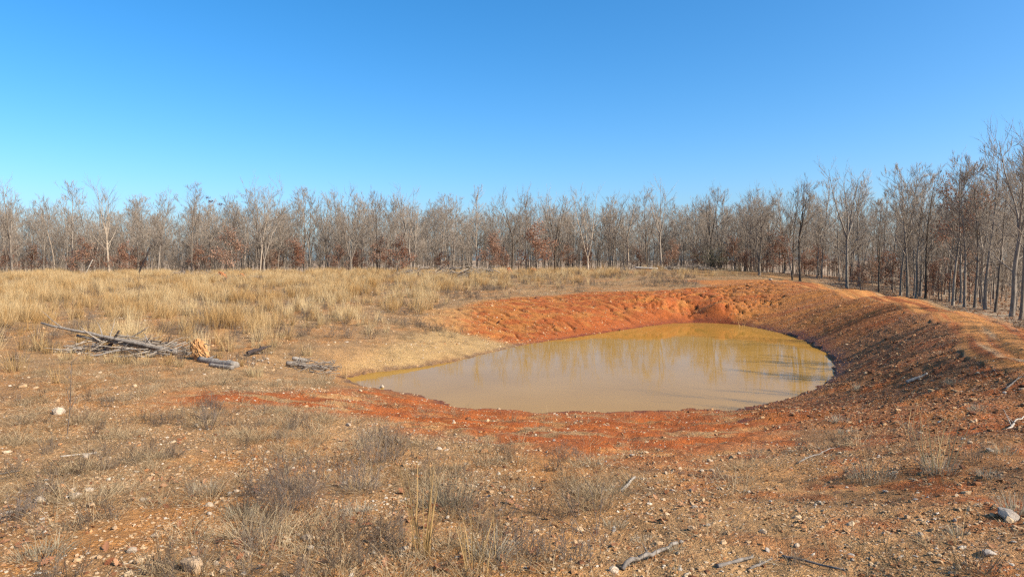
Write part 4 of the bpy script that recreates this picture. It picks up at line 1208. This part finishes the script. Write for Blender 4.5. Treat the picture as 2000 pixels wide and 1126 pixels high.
# ------------------------------------------------------------------ single things: brush, logs, stones, tufts
def log_mesh(rng, a, b, r0, r1, mat, name='log', bend=.05, n=12, k=8, stubs=0):
    a = np.array(a, float); b = np.array(b, float); L = np.linalg.norm(b - a)
    t = np.linspace(0, 1, n)[:, None]
    off = np.cumsum(rng.normal(0, bend * L / n, (n, 3)), 0); off -= t * off[-1]
    pts = a + (b - a) * t + off
    rad = (r0 + (r1 - r0) * t[:, 0]) * (1 + rng.normal(0, .07, n))
    tb = Tubes(); 
    tb.add(np.vstack([pts[:1] - (pts[1] - pts[0]) * .002, pts, pts[-1:] + (pts[-1] - pts[-2]) * .002]), np.r_[.001, rad, .001], k)
    for i in range(stubs):
        j = rng.integers(2, n - 1); d = branch_dir(rng, pts[j] - pts[j - 1], rng.uniform(.6, 1.2)); d[2] = abs(d[2])
        q, s = grow(rng, pts[j], d, L * rng.uniform(.08, .25), rad[j] * .5, rad[j] * .12, 4, .12, .03); tb.add(q, s, 5)
    return tb.mesh(name, mat, False)

def put_log(name, label, cat, p0, p1, r0, r1, mat, seed, bend=.05, stubs=0, group=None):
    """p0, p1: world points; origin at p0"""
    rng = np.random.default_rng(seed)
    me = log_mesh(rng, (0, 0, 0), Vector(p1) - Vector(p0), r0, r1, mat, name, bend, stubs=stubs)
    o = obj(name, me); o.location = p0
    return tag(o, label, cat, group)

def gp(px, py, up=0.0):
    v = on_ground(px, py); v.z += up; return v

def same_depth(px, py, ref): return at_depth(px, py, ref.y)

DL = 'dead wood heap on the field'
b0 = gp(345, 694, .10)
put_log('fallen_log', 'longest grey log of the dead wood heap, its thin end raised to the left', 'log', b0, same_depth(80, 630, b0), .095, .03, M_DEADWOOD, 1, .06, 3, DL)
b1 = gp(330, 692, .12)
put_log('fallen_log', 'second grey log lying just under the longest raised log', 'log', b1, same_depth(150, 655, b1), .075, .04, M_BARK, 2, .08, 3, DL)
b2 = gp(345, 684, .15)
put_log('fallen_log', 'grey log at the right end of the heap, near the clay root plate', 'log', same_depth(250, 664, b2), b2 + Vector((0, .0, .1)), .075, .05, M_BARK, 3, .09, 2, DL)
b3 = gp(208, 690, .05)
put_log('dark_branch', 'black broken branch sticking up across the longest log', 'branch', b3, same_depth(233, 645, b3), .075, .03, M_DARKWOOD, 4, .08, 1, DL)
b4 = gp(238, 676, .1)
put_log('forked_branch', 'pale forked branch rising right behind the black branch', 'branch', b4, same_depth(290, 638, b4), .05, .012, M_DEADWOOD, 5, .06, 3, DL)
small = [(140, 676, 235, 684, 'short grey stick low in the heap below the raised log tip'), (170, 688, 260, 690, 'flat grey stick at the foot of the heap'), (125, 670, 160, 686, 'stubby branch at the left foot of the heap'),
         (220, 690, 320, 700, 'thin grey stick in front of the heap middle'), (285, 690, 352, 676, 'crooked stick at the right foot of the heap'), (180, 668, 215, 690, 'steep thin stick under the raised log'),
         (255, 668, 300, 700, 'steep grey stick between the black branch and the right log')]
for i, (ax, ay, bx, by, lab) in enumerate(small):
    a = gp(ax, ay + 8, .06); 
    put_log('dead_stick', lab, 'stick', a, same_depth(bx, by - 6, a) + Vector((0, .4, 0)), .045, .02, M_DEADWOOD if i % 2 else M_BARK, 20 + i, .14, 2, DL)

def brush_pile(name, label, px, py, width, height_, n, seed, mat=M_BARK, depth_=1.2, r=.02):
    c = gp(px, py); rng = np.random.default_rng(seed)
    tb = Tubes()
    for i in range(n):
        a = rng.uniform(-1, 1); cx = a * width * .5; top = height_ * (1 - a * a)
        z0 = rng.uniform(0, 1) ** 1.5 * top
        az = rng.normal(0, .55) + (math.pi if rng.random() < .5 else 0)
        L = rng.uniform(.25, .6) * width * .5
        d = np.array([math.cos(az), math.sin(az), rng.normal(.08, .22)])
        q, s = grow(rng, (cx - d[0] * L / 2, rng.normal(0, depth_ * .35), z0), d, L, r * rng.uniform(.5, 1.8), r * .3, 5, .10, -.02)
        tb.add(q, s, 4)
    me = tb.mesh(name, mat, False)
    o = obj(name, me); o.location = c
    return tag(o, label, 'brush pile', 'brush piles')
brush_pile('brush_pile', 'tangled sticks under the longest raised log', 235, 690, 4.4, .6, 130, 31, r=.022)
brush_pile('brush_pile', 'low brush pile beside the left tip of the pond', 605, 722, 2.1, .42, 110, 32, r=.014)
brush_pile('brush_pile', 'low twiggy heap behind the clay root plate', 365, 690, 1.1, .35, 30, 33, r=.02)
brush_pile('brush_pile', 'long grey brush pile in front of the pale straight tree', 905, 541, 9.5, 1.3, 150, 34, r=.05, depth_=2.5)
brush_pile('brush_pile', 'grey brush pile at the foot of the twin-trunked oak', 825, 538, 6.5, 1.2, 90, 35, r=.045, depth_=2.5)
brush_pile('brush_pile', 'low dark brush pile between round-topped tree and red stump', 375, 541, 6.5, .9, 80, 36, r=.04, depth_=2)
brush_pile('brush_pile', 'low brush pile left of the olive bush', 1345, 527, 8.5, .7, 90, 37, r=.05, depth_=2)
brush_pile('brush_pile', 'small brush heap beside the pale straight log', 1232, 528, 2.2, .9, 40, 38, r=.045)

# root plate and stumps
def root_plate(name, label, px, py, w, h, mat, seed, group=None):
    c = gp(px, py); rng = np.random.default_rng(seed)
    import bmesh
    bm = bmesh.new(); bmesh.ops.create_icosphere(bm, subdivisions=4, radius=.5)
    for v in bm.verts:
        p = np.array(v.co); n1 = float(fbm(np.array([p[0] * 3 + seed]), np.array([p[2] * 3 + p[1] * 2]), 4, seed)[0])
        n2 = -abs(float(pnoise(np.array([p[0] * 7 + p[1] * 5]), np.array([p[2] * 2.2]), seed + 3)[0])) + .15
        f = 1 + .5 * n1 + .6 * n2
        wz = 1.0 - .35 * (p[2] + .5)
        v.co = (p[0] * f * w * wz * 1.1 - p[2] * w * .35, p[1] * f * w * .55, (p[2] * f + .38) * h)
    me = bpy.data.meshes.new('root_ball'); bm.to_mesh(me); bm.free(); me.materials.append(mat)
    root = empty(name, c); tag(root, label, 'stump', group)
    obj('root_ball', me, root)
    for i in range(7):
        a = rng.uniform(0, 6.28)
        tb = Tubes(); q, s = grow(rng, (w * .3 * math.cos(a), w * .2 * math.sin(a), h * rng.uniform(.15, .8)), (math.cos(a), math.sin(a), rng.normal(0, .5)), w * rng.uniform(.3, .6), .03 * w, .006 * w, 5, .2, 0)
        tb.add(q, s, 5); obj('root', tb.mesh('root', M_DEADWOOD, False), root)
    return root
root_plate('uprooted_stump', 'orange clay-caked root plate standing at the end of the dead wood heap', 390, 703, .64, .85, M_CLOD, 41)
root_plate('clay_stump', 'small red clay stump before the largest rusty oak', 434, 546, 1.1, 1.1, M_REDCLOD, 42, 'clay stumps along the tree line')
root_plate('clay_stump', 'small red clay stump at the foot of the dark single-trunked tree', 995, 536, .9, 1.1, M_REDCLOD, 43, 'clay stumps along the tree line')
root_plate('clay_stump', 'low red clay stump before the tall red-brown oak', 1042, 531, 1.3, .7, M_REDCLOD, 44, 'clay stumps along the tree line')
root_plate('clay_stump', 'low orange clay stump left of the far pale log', 475, 544, .9, .7, M_REDCLOD, 45, 'clay stumps along the tree line')
a = gp(390, 706, .08); put_log('fallen_log', 'grey weathered log at the foot of the clay root plate', 'log', a, gp(462, 718, .08), .10, .13, M_DEADWOOD, 51, .06, 2)
a = gp(410, 716, .06); put_log('fallen_log', 'thin grey log lying in front of the root plate log', 'log', a, gp(455, 722, .06), .06, .07, M_DEADWOOD, 52, .03, 0)
a = gp(484, 696, .1); put_log('gnarled_root', 'dark gnarled root on the stony mound', 'root', a, gp(530, 690, .28), .10, .03, M_DARKWOOD, 53, .12, 2)
a = gp(560, 716, .12); put_log('fallen_log', 'dark grey log in the low brush by the pond tip', 'log', a, gp(640, 724, .08), .09, .05, M_DEADWOOD, 54, .04, 2)
a = gp(572, 708, .15); put_log('fallen_log', 'pale short log above the low brush by the pond tip', 'log', a, gp(600, 714, .2), .07, .06, M_PALEWOOD, 55, .04, 1)
a = gp(485, 546, .25); put_log('fallen_log', 'far pale log lying below the many-stemmed tree', 'log', a, gp(528, 546, .35), .16, .12, M_PALEWOOD, 56, .02, 0)
a = gp(1240, 527, .35); put_log('fallen_log', 'far pale log right of the small brush heap', 'log', a, gp(1285, 527, .2), .22, .14, M_PALEWOOD, 57, .02, 0)
a = gp(1290, 526, .3); put_log('fallen_log', 'long thin far log between the pale log and the olive bush', 'log', a, gp(1420, 526, .3), .10, .05, M_DEADWOOD, 58, .02, 2)
# snag and bent stem at the tree line
a = gp(268, 542, 0); put_log('dead_snag', 'dark slanting snag in front of the left tree line', 'snag', a, same_depth(295, 478, a), .14, .05, M_DARKWOOD, 59, .05, 2)
a = gp(165, 540, 0); put_log('bent_stem', 'short pale bent stem left of the V-forked tree', 'stem', a, same_depth(181, 507, a), .10, .06, M_PALEWOOD, 60, .14, 0)
# near sticks
NEARSTICKS = [((1212, 1112), (1322, 1066), .022, .016, M_DEADWOOD, 'curved_stick', 'thick grey curved stick on the ground in the bottom foreground', .16),
 ((1212, 962), (1240, 935), .022, .015, M_PALEWOOD, 'wood_chunk', 'pale splintered piece of wood below the red clay patches', .05),
 ((1770, 750), (1812, 732), .05, .02, M_PALEWOOD, 'driftwood', 'bleached branch lying on the dark dam slope', .08),
 ((1965, 760), (1995, 738), .018, .010, M_DEADWOOD, 'pale_stick', 'grey stick on the slope close to the right edge', .08),
 ((1962, 838), (2000, 815), .018, .009, M_PALEWOOD, 'white_stick', 'white bare stick near the right edge above the dark shadow', .12),
 ((1400, 1108), (1470, 1092), .022, .012, M_DEADWOOD, 'weathered_stick', 'weathered grey stick right of the curved stick', .06),
 ((1465, 1112), (1508, 1094), .013, .008, M_DEADWOOD, 'pale_stick', 'small stick right of the weathered grey stick', .06),
 ((1528, 1088), (1650, 1118), .012, .008, M_DEADWOOD, 'thin_stick', 'thin grey stick slanting down at the bottom edge', .05),
 ((118, 892), (190, 886), .014, .008, M_PALEWOOD, 'pale_stick', 'straight pale stick beside the small white stone on the left', .04),
 ((1560, 905), (1640, 872), .012, .006, M_DEADWOOD, 'thin_twig', 'thin dull twig left of the big pale grass tuft', .06),
 ((0, 928), (40, 922), .014, .008, M_DEADWOOD, 'thin_twig', 'dark thin twig at the left edge', .06),
]
for i, (a, b, r0, r1, mat, nm, lab, bend) in enumerate(NEARSTICKS):
    put_log(nm, lab, 'stick', gp(a[0], a[1], r0 * .8), gp(b[0], b[1], r1 * 1.2 + .01), r0, r1, mat, 80 + i, bend * 1.3, 2)

# stones one can pick out
ROCKS = {k: [rock_mesh(600 + 10 * j + i, mt, 2, .62, 'stone') for i in range(4)] for j, (k, mt) in enumerate((('w', M_CHERT), ('t', M_TANROCK), ('o', M_ORANGEROCK), ('g', M_GREYROCK)))}
def stone(px, py, w, c, label, group=None, i=0, sink=.2):
    v = gp(px, py); size = w / FPX * math.hypot(v.y, CAM_Z - v.z)
    o = obj('stone', ROCKS[c][i % 4]); o.location = v + Vector((0, 0, size * (.31 - sink)))
    o.scale = (size, size, size); o.rotation_euler = (random.uniform(-.25, .25), random.uniform(-.25, .25), random.uniform(0, 6.28))
    return tag(o, label, 'stone', group)
STONES = [(1970, 1010, 46, 'g', 'large grey-white boulder half sunk in grass at the right edge'), (1932, 1082, 30, 'g', 'grey stone in the bottom right corner below the large boulder'),
 (115, 808, 30, 'w', 'bright white stone at the foot of the tall dark stalk'), (78, 978, 24, 'w', 'pale stone, leftmost of the row of white stones'), (146, 972, 26, 'w', 'flat pale stone second in the row of white stones'),
 (174, 958, 19, 'w', 'small bright stone right of the flat pale stone'), (178, 990, 26, 't', 'tan flat slab below the small bright stone'), (122, 951, 15, 'o', 'small orange stone above the row of white stones'),
 (280, 978, 22, 'w', 'white stone right of the row, in thin grass'), (168, 893, 15, 'w', 'small white stone touching the straight pale stick'), (303, 1049, 26, 't', 'pinkish tan stone left of the red-brown leaf heap'),
 (258, 1078, 27, 'w', 'chalky flat stone near the bottom left'), (378, 1114, 62, 't', 'largest brown and white rock at the bottom edge'), (477, 1086, 24, 't', 'angular tan stone below the dark weed bush'),
 (421, 1102, 16, 'w', 'small white stone above the largest bottom rock'), (434, 1118, 14, 't', 'small tan stone right of the largest bottom rock'), (476, 1121, 18, 'w', 'white stone cut by the bottom edge'),
 (600, 1052, 24, 'w', 'white split stone among leaves below the dark weed bush'), (607, 1073, 17, 'w', 'small stone under the white split stone'), (410, 988, 22, 'w', 'pale stone in matted grass left of the dark weed bush'),
 (448, 964, 14, 'w', 'little white stone left of the dark weed bush'), (462, 960, 16, 'w', 'bright chip beside the little white stone'), (672, 946, 15, 'w', 'white stone right of the dark weed bush'),
 (681, 832, 17, 'w', 'white stone just below the red clay strip'), (790, 1073, 26, 'w', 'pale stone beneath the tall grass stalks'), (836, 1113, 9, 'w', 'tiny white stone at the bottom centre'),
 (945, 883, 27, 'o', 'flat orange-tan stone in the gravel below the near shore'), (858, 878, 15, 'w', 'left of two white stones by the tall stalks'), (872, 880, 15, 'w', 'right of two white stones by the tall stalks'),
 (983, 953, 14, 'w', 'white stone right of the grass stalks in the gravel'), (1198, 1117, 24, 'w', 'white stone at the foot of the curved stick'), (1226, 1104, 12, 'g', 'grey stone in the shadow of the curved stick'),
 (1356, 992, 16, 'w', 'white chip in the gravel on the centre right'), (1383, 1027, 15, 'w', 'narrow white sliver of stone on the centre right'), (1352, 1034, 20, 't', 'tan slab left of the narrow white sliver'),
 (1331, 1059, 11, 'g', 'pale grey stone above the curved stick end'), (1265, 1003, 10, 'w', 'small white stone left of the white chip'), (1490, 1040, 17, 't', 'cream oval stone on bare gravel at the lower right'),
 (1556, 1067, 15, 'w', 'pale stone with a grey one behind, lower right'), (1498, 1076, 15, 'g', 'grey flat stone left of the small lavender one'), (1526, 1080, 10, 'w', 'small lavender-white stone at the lower right'),
 (1661, 1085, 16, 'g', 'grey stone next to a white pebble, lower right'), (1665, 1094, 10, 'w', 'white pebble under the grey stone'), (1797, 1045, 15, 'w', 'white stone above the red soil patch, bottom right'),
 (1730, 961, 14, 'w', 'white stone below the big pale grass tuft'), (1933, 880, 15, 'g', 'lavender grey stone on the right slope'), (1882, 838, 13, 'o', 'orange stone beside the tall stalk tuft'),
 (1772, 1012, 13, 't', 'tan stone right of the white stone, lower right'), (1568, 1030, 14, 'o', 'orange stone in the gravel on the lower right'), 
 (1505, 547, 11, 'w', 'pale stone on the far end of the dam'), (747, 757, 12, 'w', 'white stone at the left tip shoreline'), (1390, 920, 12, 't', 'yellow-tan stone right of the red clay patches'), (1235, 890, 14, 'w', 'pale flat stone among the red clay patches'),
 (1443, 886, 10, 'w', 'white chip right of the red clay patches'), (1300, 925, 12, 't', 'tan stone between two red clay patches'), (1120, 962, 12, 't', 'tan stone right of the thin dark weed'), (905, 1000, 12, 'w', 'pale stone hidden among the tall stalks')]
for i, (px, py, w, c, lab) in enumerate(STONES): stone(px, py, w, c, lab, 'stones on the open ground', i)
rq = np.random.default_rng(12)
G2 = 'small loose stones of the foreground'
SREF = [(115, 808, 'bright white stone by the tall dark stalk'), (146, 972, 'row of white stones'), (280, 978, 'white stone in thin grass'), (303, 1049, 'pinkish tan stone'), (378, 1114, 'largest rock at the bottom edge'), (570, 960, 'dark weed bush'),
        (410, 988, 'pale stone in matted grass'), (600, 1052, 'white split stone'), (410, 830, 'upright dark weed'), (680, 832, 'white stone under the red strip'), (825, 1000, 'tallest golden stalks'), (935, 1080, 'golden stalk cluster'), (945, 883, 'flat orange-tan stone'),
        (1160, 1000, 'thin dark weed'), (1225, 948, 'pale splintered wood'), (1265, 1090, 'thick curved stick'), (1383, 1027, 'narrow white sliver'), (1490, 1040, 'cream oval stone'), (1435, 1100, 'weathered grey stick'),
        (1590, 1105, 'thin slanting stick'), (1661, 1085, 'grey stone with white pebble'), (1700, 915, 'big pale grass tuft'), (1830, 900, 'tall stalk tuft'), (1970, 1010, 'large boulder'), (1932, 1082, 'grey corner stone'), (1797, 1045, 'white stone above the red patch'), (1600, 890, 'dull thin twig')]
for i in range(84):
    px, py = rq.uniform(10, 1990), rq.uniform(830, 1120)
    c = rq.choice(['w', 't', 't', 'o', 'g'] if px > 900 else ['w', 'w', 't', 't', 'o'])
    w = rq.uniform(7, 13)
    k = min(range(len(SREF)), key=lambda q: math.hypot(SREF[q][0] - px, (SREF[q][1] - py) * 1.5))
    dx, dy = px - SREF[k][0], py - SREF[k][1]
    side = ('left of' if dx < 0 else 'right of') if abs(dx) > 1.2 * abs(dy) else ('just above' if dy < 0 else 'just below')
    stone(px, py, w, str(c), '%s loose %s stone %s%s the %s' % ('tiny' if w < 8.5 else ('small' if w < 10.8 else 'fist-sized'), {'w': 'whitish', 't': 'tan', 'o': 'orange', 'g': 'grey'}[str(c)], 'far ' if math.hypot(dx, dy) > 75 else '', side, SREF[k][2]), G2, i)

# single fallen leaves
LEAFM = [oak_leaf_mesh(950 + i, M_LITTER_OBJ) for i in range(5)]
for i in range(60):
    px, py = (rq.normal(560, 160), rq.uniform(1000, 1115)) if i < 22 else ((rq.normal(900, 180), rq.uniform(960, 1118)) if i < 48 else (rq.uniform(60, 1400), rq.uniform(930, 1118)))
    px = min(max(px, 5), 1990)
    v = gp(px, py, .03)
    o = obj('oak_leaf', LEAFM[i % 5]); o.location = v; s = rq.uniform(.10, .15); o.scale = (s, s, s)
    o.rotation_euler = (rq.normal(0, .45), rq.normal(0, .45), rq.uniform(0, 6.28))
    tag(o, 'curled brown oak leaf fallen on the foreground grass and gravel', 'leaf', 'oak leaves fallen in the foreground')

# single plants
def plant(name, label, cat, px, py, me, s=1.0, rz=0.0, group=None):
    o = obj(name, me); o.location = gp(px, py, -.01); o.scale = (s, s, s); o.rotation_euler = (0, 0, rz)
    return tag(o, label, cat, group)
def R(i): return np.random.default_rng(1000 + i)
def hpx(px, py, top):
    v = gp(px, py); return (py - top) / FPX * v.y
plant('dead_weed_bush', 'dark grey wiry weed bush in the left centre foreground', 'weed', 570, 1000, weed_mesh(R(1), 80, .25, hpx(570, 1000, 880), .36, M_WEED_OBJ, 'weed_bush', 8, .0026, .42))
plant('dead_weed_bush', 'smaller dark weed bush right of the white chip and below the red strip', 'weed', 735, 905, weed_mesh(R(2), 30, .25, hpx(735, 905, 810), .30, M_WEED_OBJ, 'weed_bush', 6, .0035))
plant('dead_weed', 'upright dark weed with raised branches on the left middle ground', 'weed', 410, 838, weed_mesh(R(3), 9, .4, hpx(410, 838, 760), .06, M_WEED_OBJ, 'weed', 7, .006))
plant('dead_weed', 'single tall dark stalk behind the bright white stone', 'weed', 131, 850, weed_mesh(R(4), 1, hpx(131, 850, 700), hpx(131, 850, 698), .01, M_WEED_OBJ, 'weed', 5, .011))
plant('dead_weed', 'thin dark weed with seed head in the gravel right of centre', 'weed', 1160, 1050, weed_mesh(R(5), 4, .5, hpx(1160, 1050, 925), .12, M_WEED_OBJ, 'weed', 4, .005))
plant('dead_weed', 'thin dark stem rising from the grass below the near shore', 'weed', 1130, 1010, weed_mesh(R(6), 3, .35, hpx(1130, 1010, 925), .05, M_WEED_OBJ, 'weed', 4, .005))
plant('dead_weed', 'dark weed left of the tall golden stalks', 'weed', 700, 960, weed_mesh(R(7), 30, .2, hpx(700, 960, 880), .3, M_WEED_OBJ, 'weed', 6, .0035))
plant('dead_weed', 'low dark weed patch at the left edge', 'weed', 25, 1010, weed_mesh(R(8), 50, .12, hpx(25, 1010, 960), .3, M_WEED_OBJ, 'weed', 6, .0035))
plant('dead_weed', 'greyish weed mound at the bottom right of the stalks', 'weed', 1010, 1095, weed_mesh(R(9), 45, .15, hpx(1010, 1095, 1010), .38, M_WEED_OBJ, 'weed', 6, .003))
plant('dead_weed', 'greyish weed mound left of the curved stick', 'weed', 1110, 1085, weed_mesh(R(10), 40, .10, hpx(1110, 1085, 1030), .36, M_WEED_OBJ, 'weed', 6, .003))
def stalks(seed, n, h, spread, w=.009, lean=.10): return blades(R(seed), n, h * .55, h, w, spread, lean, .18, 4, M_GOLD_OBJ, 'stalks')
plant('grass_stalks', 'tallest golden grass stalks in the bottom centre', 'grass', 825, 1085, stalks(21, 20, hpx(825, 1085, 850), .10, .014, .09), rz=.3)
plant('grass_stalks', 'golden stalk cluster right of the tallest stalks', 'grass', 935, 1110, stalks(22, 28, hpx(935, 1110, 950), .22, .012, .22))
plant('grass_stalks', 'single orange stalk below the dark weed bush', 'grass', 562, 1068, stalks(23, 1, hpx(562, 1068, 945), .01, .016, .05))
plant('grass_stalks', 'tall golden stalks of the pale tuft on the right slope', 'grass', 1826, 915, stalks(24, 16, hpx(1826, 915, 775), .22, .018, .10))
plant('grass_stalks', 'arching pair of stalks left of the tall stalk tuft', 'grass', 1775, 850, stalks(25, 3, hpx(1775, 850, 755), .06, .013, .25))
plant('grass_stalks', 'thin stalks at the bottom edge right of the curved stick', 'grass', 1318, 1124, stalks(26, 4, hpx(1318, 1124, 1030), .05, .011, .25))
plant('grass_stalks', 'thin stalk in the red soil at the bottom right', 'grass', 1872, 1060, stalks(27, 2, hpx(1872, 1060, 960), .03, .011, .2))
plant('grass_stalks', 'small pair of stalks on the far shore reflected in the pond', 'grass', 1448, 641, stalks(28, 6, hpx(1448, 641, 617), .25, .022, .1))
plant('grass_stalks', 'thin stalk standing at the left tip of the pond', 'grass', 672, 738, stalks(29, 14, hpx(672, 738, 700), .10, .014, .08))
plant('grass_stalks', 'wind-bent golden tuft left on the stony strip', 'grass', 112, 748, stalks(30, 30, hpx(112, 748, 700), .16, .012, .35))
def tuft(seed, n, h, spread, lean=.5, w=.006): return blades(R(seed), n, h * .5, h, w, spread, lean, .6, 3, M_THATCH_OBJ, 'tuft')
for i, (px, py, top, wpx, lab) in enumerate([(1700, 935, 880, 110, 'big pale dry grass tuft on the right, left of the tall stalks'), (1835, 920, 872, 80, 'pale dry tuft at the foot of the tall stalks'), (1640, 822, 800, 46, 'small round pale tuft on the dam foot'),
        (1785, 832, 812, 60, 'low pale tuft left behind the tall stalks'), (1915, 800, 780, 60, 'pale tuft high on the right slope'), (1865, 748, 730, 50, 'small pale tuft below the road edge'), (1985, 1000, 945, 70, 'pale long-bladed tuft right above the large boulder'),
        (1960, 885, 850, 70, 'spiky pale tuft beside the lavender stone'), (1935, 930, 905, 60, 'flat pale tuft below the lavender stone'), (1675, 760, 738, 16, 'thin upright tuft on the middle of the dam foot'), (1655, 845, 826, 50, 'dull grey tuft under the small round pale tuft'),
        (1870, 1045, 1012, 50, 'straw clump over a dark hole at the bottom right'), (960, 1090, 1010, 90, 'straw tuft among the golden stalk cluster'), (1200, 1030, 1000, 60, 'grey straw tuft above the curved stick'), (1260, 1060, 1035, 70, 'flattened straw tuft touching the curved stick'),
        (470, 1010, 955, 70, 'curly pale grass left of the dark weed bush'), (400, 960, 925, 90, 'grey matted grass hummock left of the white chip'), (880, 990, 900, 120, 'straw-coloured dense grass behind the tallest stalks'), (80, 1090, 1030, 130, 'long combed dead grass in the bottom left corner'),
        (640, 740, 716, 40, 'pale spiky tuft by the low brush at the pond tip'), (700, 1000, 965, 80, 'low straw grass right of the dark weed bush'), (1320, 1075, 1050, 40, 'small straw tuft at the end of the curved stick')]):
    v = gp(px, py); spread = wpx * .35 / FPX * v.y
    plant('dry_grass_tuft', lab, 'grass', px, py, tuft(40 + i, int(60 + wpx * 1.2), max(.12, hpx(px, py, top)), spread, .45, .0055))
# single broomsedge clumps round the heap that stand apart
for i, (px, py, top, wpx, lab) in enumerate([(275, 712, 675, 60, 'golden tuft in front of the heap, right of the black branch'), (500, 735, 695, 50, 'orange-gold tuft between root plate log and stony mound'), (520, 690, 655, 45, 'pale golden tuft behind the stony mound'),
        (470, 715, 692, 18, 'thin gold tuft at the end of the root plate log'), (370, 640, 612, 60, 'bright golden tuft above the clay root plate'), (600, 695, 668, 30, 'slender gold tuft above the low brush'), (30, 725, 670, 60, 'leaning golden tuft at the left edge'), (550, 660, 640, 14, 'lone thin gold tuft on the bare slope'), (130, 702, 668, 40, 'golden tuft under the raised log tip'), (170, 706, 678, 36, 'short golden tuft before the left half of the heap'), (215, 708, 676, 30, 'golden tuft at the foot of the black branch'),
        (240, 712, 684, 36, 'low golden tuft in front of the heap middle'), (325, 712, 680, 36, 'golden tuft between heap and clay root plate'), (350, 716, 690, 26, 'small golden tuft left of the clay root plate'), (425, 700, 672, 30, 'golden tuft right behind the clay root plate'), (100, 690, 650, 46, 'golden tuft left of the raised log tip')]):
    v = gp(px, py)
    plant('broomsedge_tuft', lab, 'grass', px, py, blades(R(80 + i), 70, hpx(px, py, top) * .5, hpx(px, py, top), .012, wpx * .3 / FPX * v.y, .22, .3, 3, M_GOLD_OBJ, 'broomsedge'))

# stony mound of white rubble by the pond tip
for i in range(26):
    stone(rq.normal(520, 26), rq.normal(704, 8), rq.uniform(4, 8), 'w', 'white rubble stone of the mound between root plate and pond tip', 'white rubble of the stony mound', i, 0)

# olive bush at the end of the field
def bush():
    rng = np.random.default_rng(77); c = gp(1395, 527); root = empty('olive_bush', c); tag(root, 'olive green bush at the edge of the wood', 'bush')
    tb = Tubes(); tips = []
    for i in range(60):
        a = rng.uniform(0, 6.28); t = rng.uniform(.1, 1.0)
        q, s = grow(rng, (rng.normal(0, .5), rng.normal(0, .3), 0), (math.cos(a) * math.sin(t), math.sin(a) * math.sin(t), math.cos(t)), rng.uniform(2, 3.8), .03, .006, 6, .12, 0); tb.add(q, s, 3)
        for k in range(9):
            b = q[rng.integers(2, 7)]; d = branch_dir(rng, q[-1] - q[-2], .8); tb.spike(b, b + d * .8, .01); tips.append(b + d * .5)
    obj('stems', tb.mesh('stems', M_TWIG, False), root)
    tips = np.array(tips); cc = tips[rng.integers(0, len(tips), 1500)] + rng.normal(0, .25, (1500, 3))
    obj('foliage', leaf_cloud(rng, cc, .06, .11, M_OLIVE, 'foliage'), root)
bush()
# dark red leaf tufts caught in the thin tree's tip
def tip_tufts():
    rng = np.random.default_rng(3)
    t = [o for o in bpy.data.objects if o.get('label', '').startswith('thin bare tree with dark red')][0]
    inv = (Matrix.Translation(t.location) @ Euler(t.rotation_euler).to_matrix().to_4x4() @ Matrix.Diagonal((*t.scale, 1))).inverted()
    for (px, py) in ((405, 386), (411, 393), (431, 399)):
        c = inv @ at_depth(px, py, t.location.y)
        cc = np.array(c) + rng.normal(0, 1, (70, 3)) * np.array([.3, .3, .16])
        obj('leaf_tuft', leaf_cloud(rng, cc, .06, .13, M_REDLEAF, 'leaf_tuft'), t)
tip_tufts()
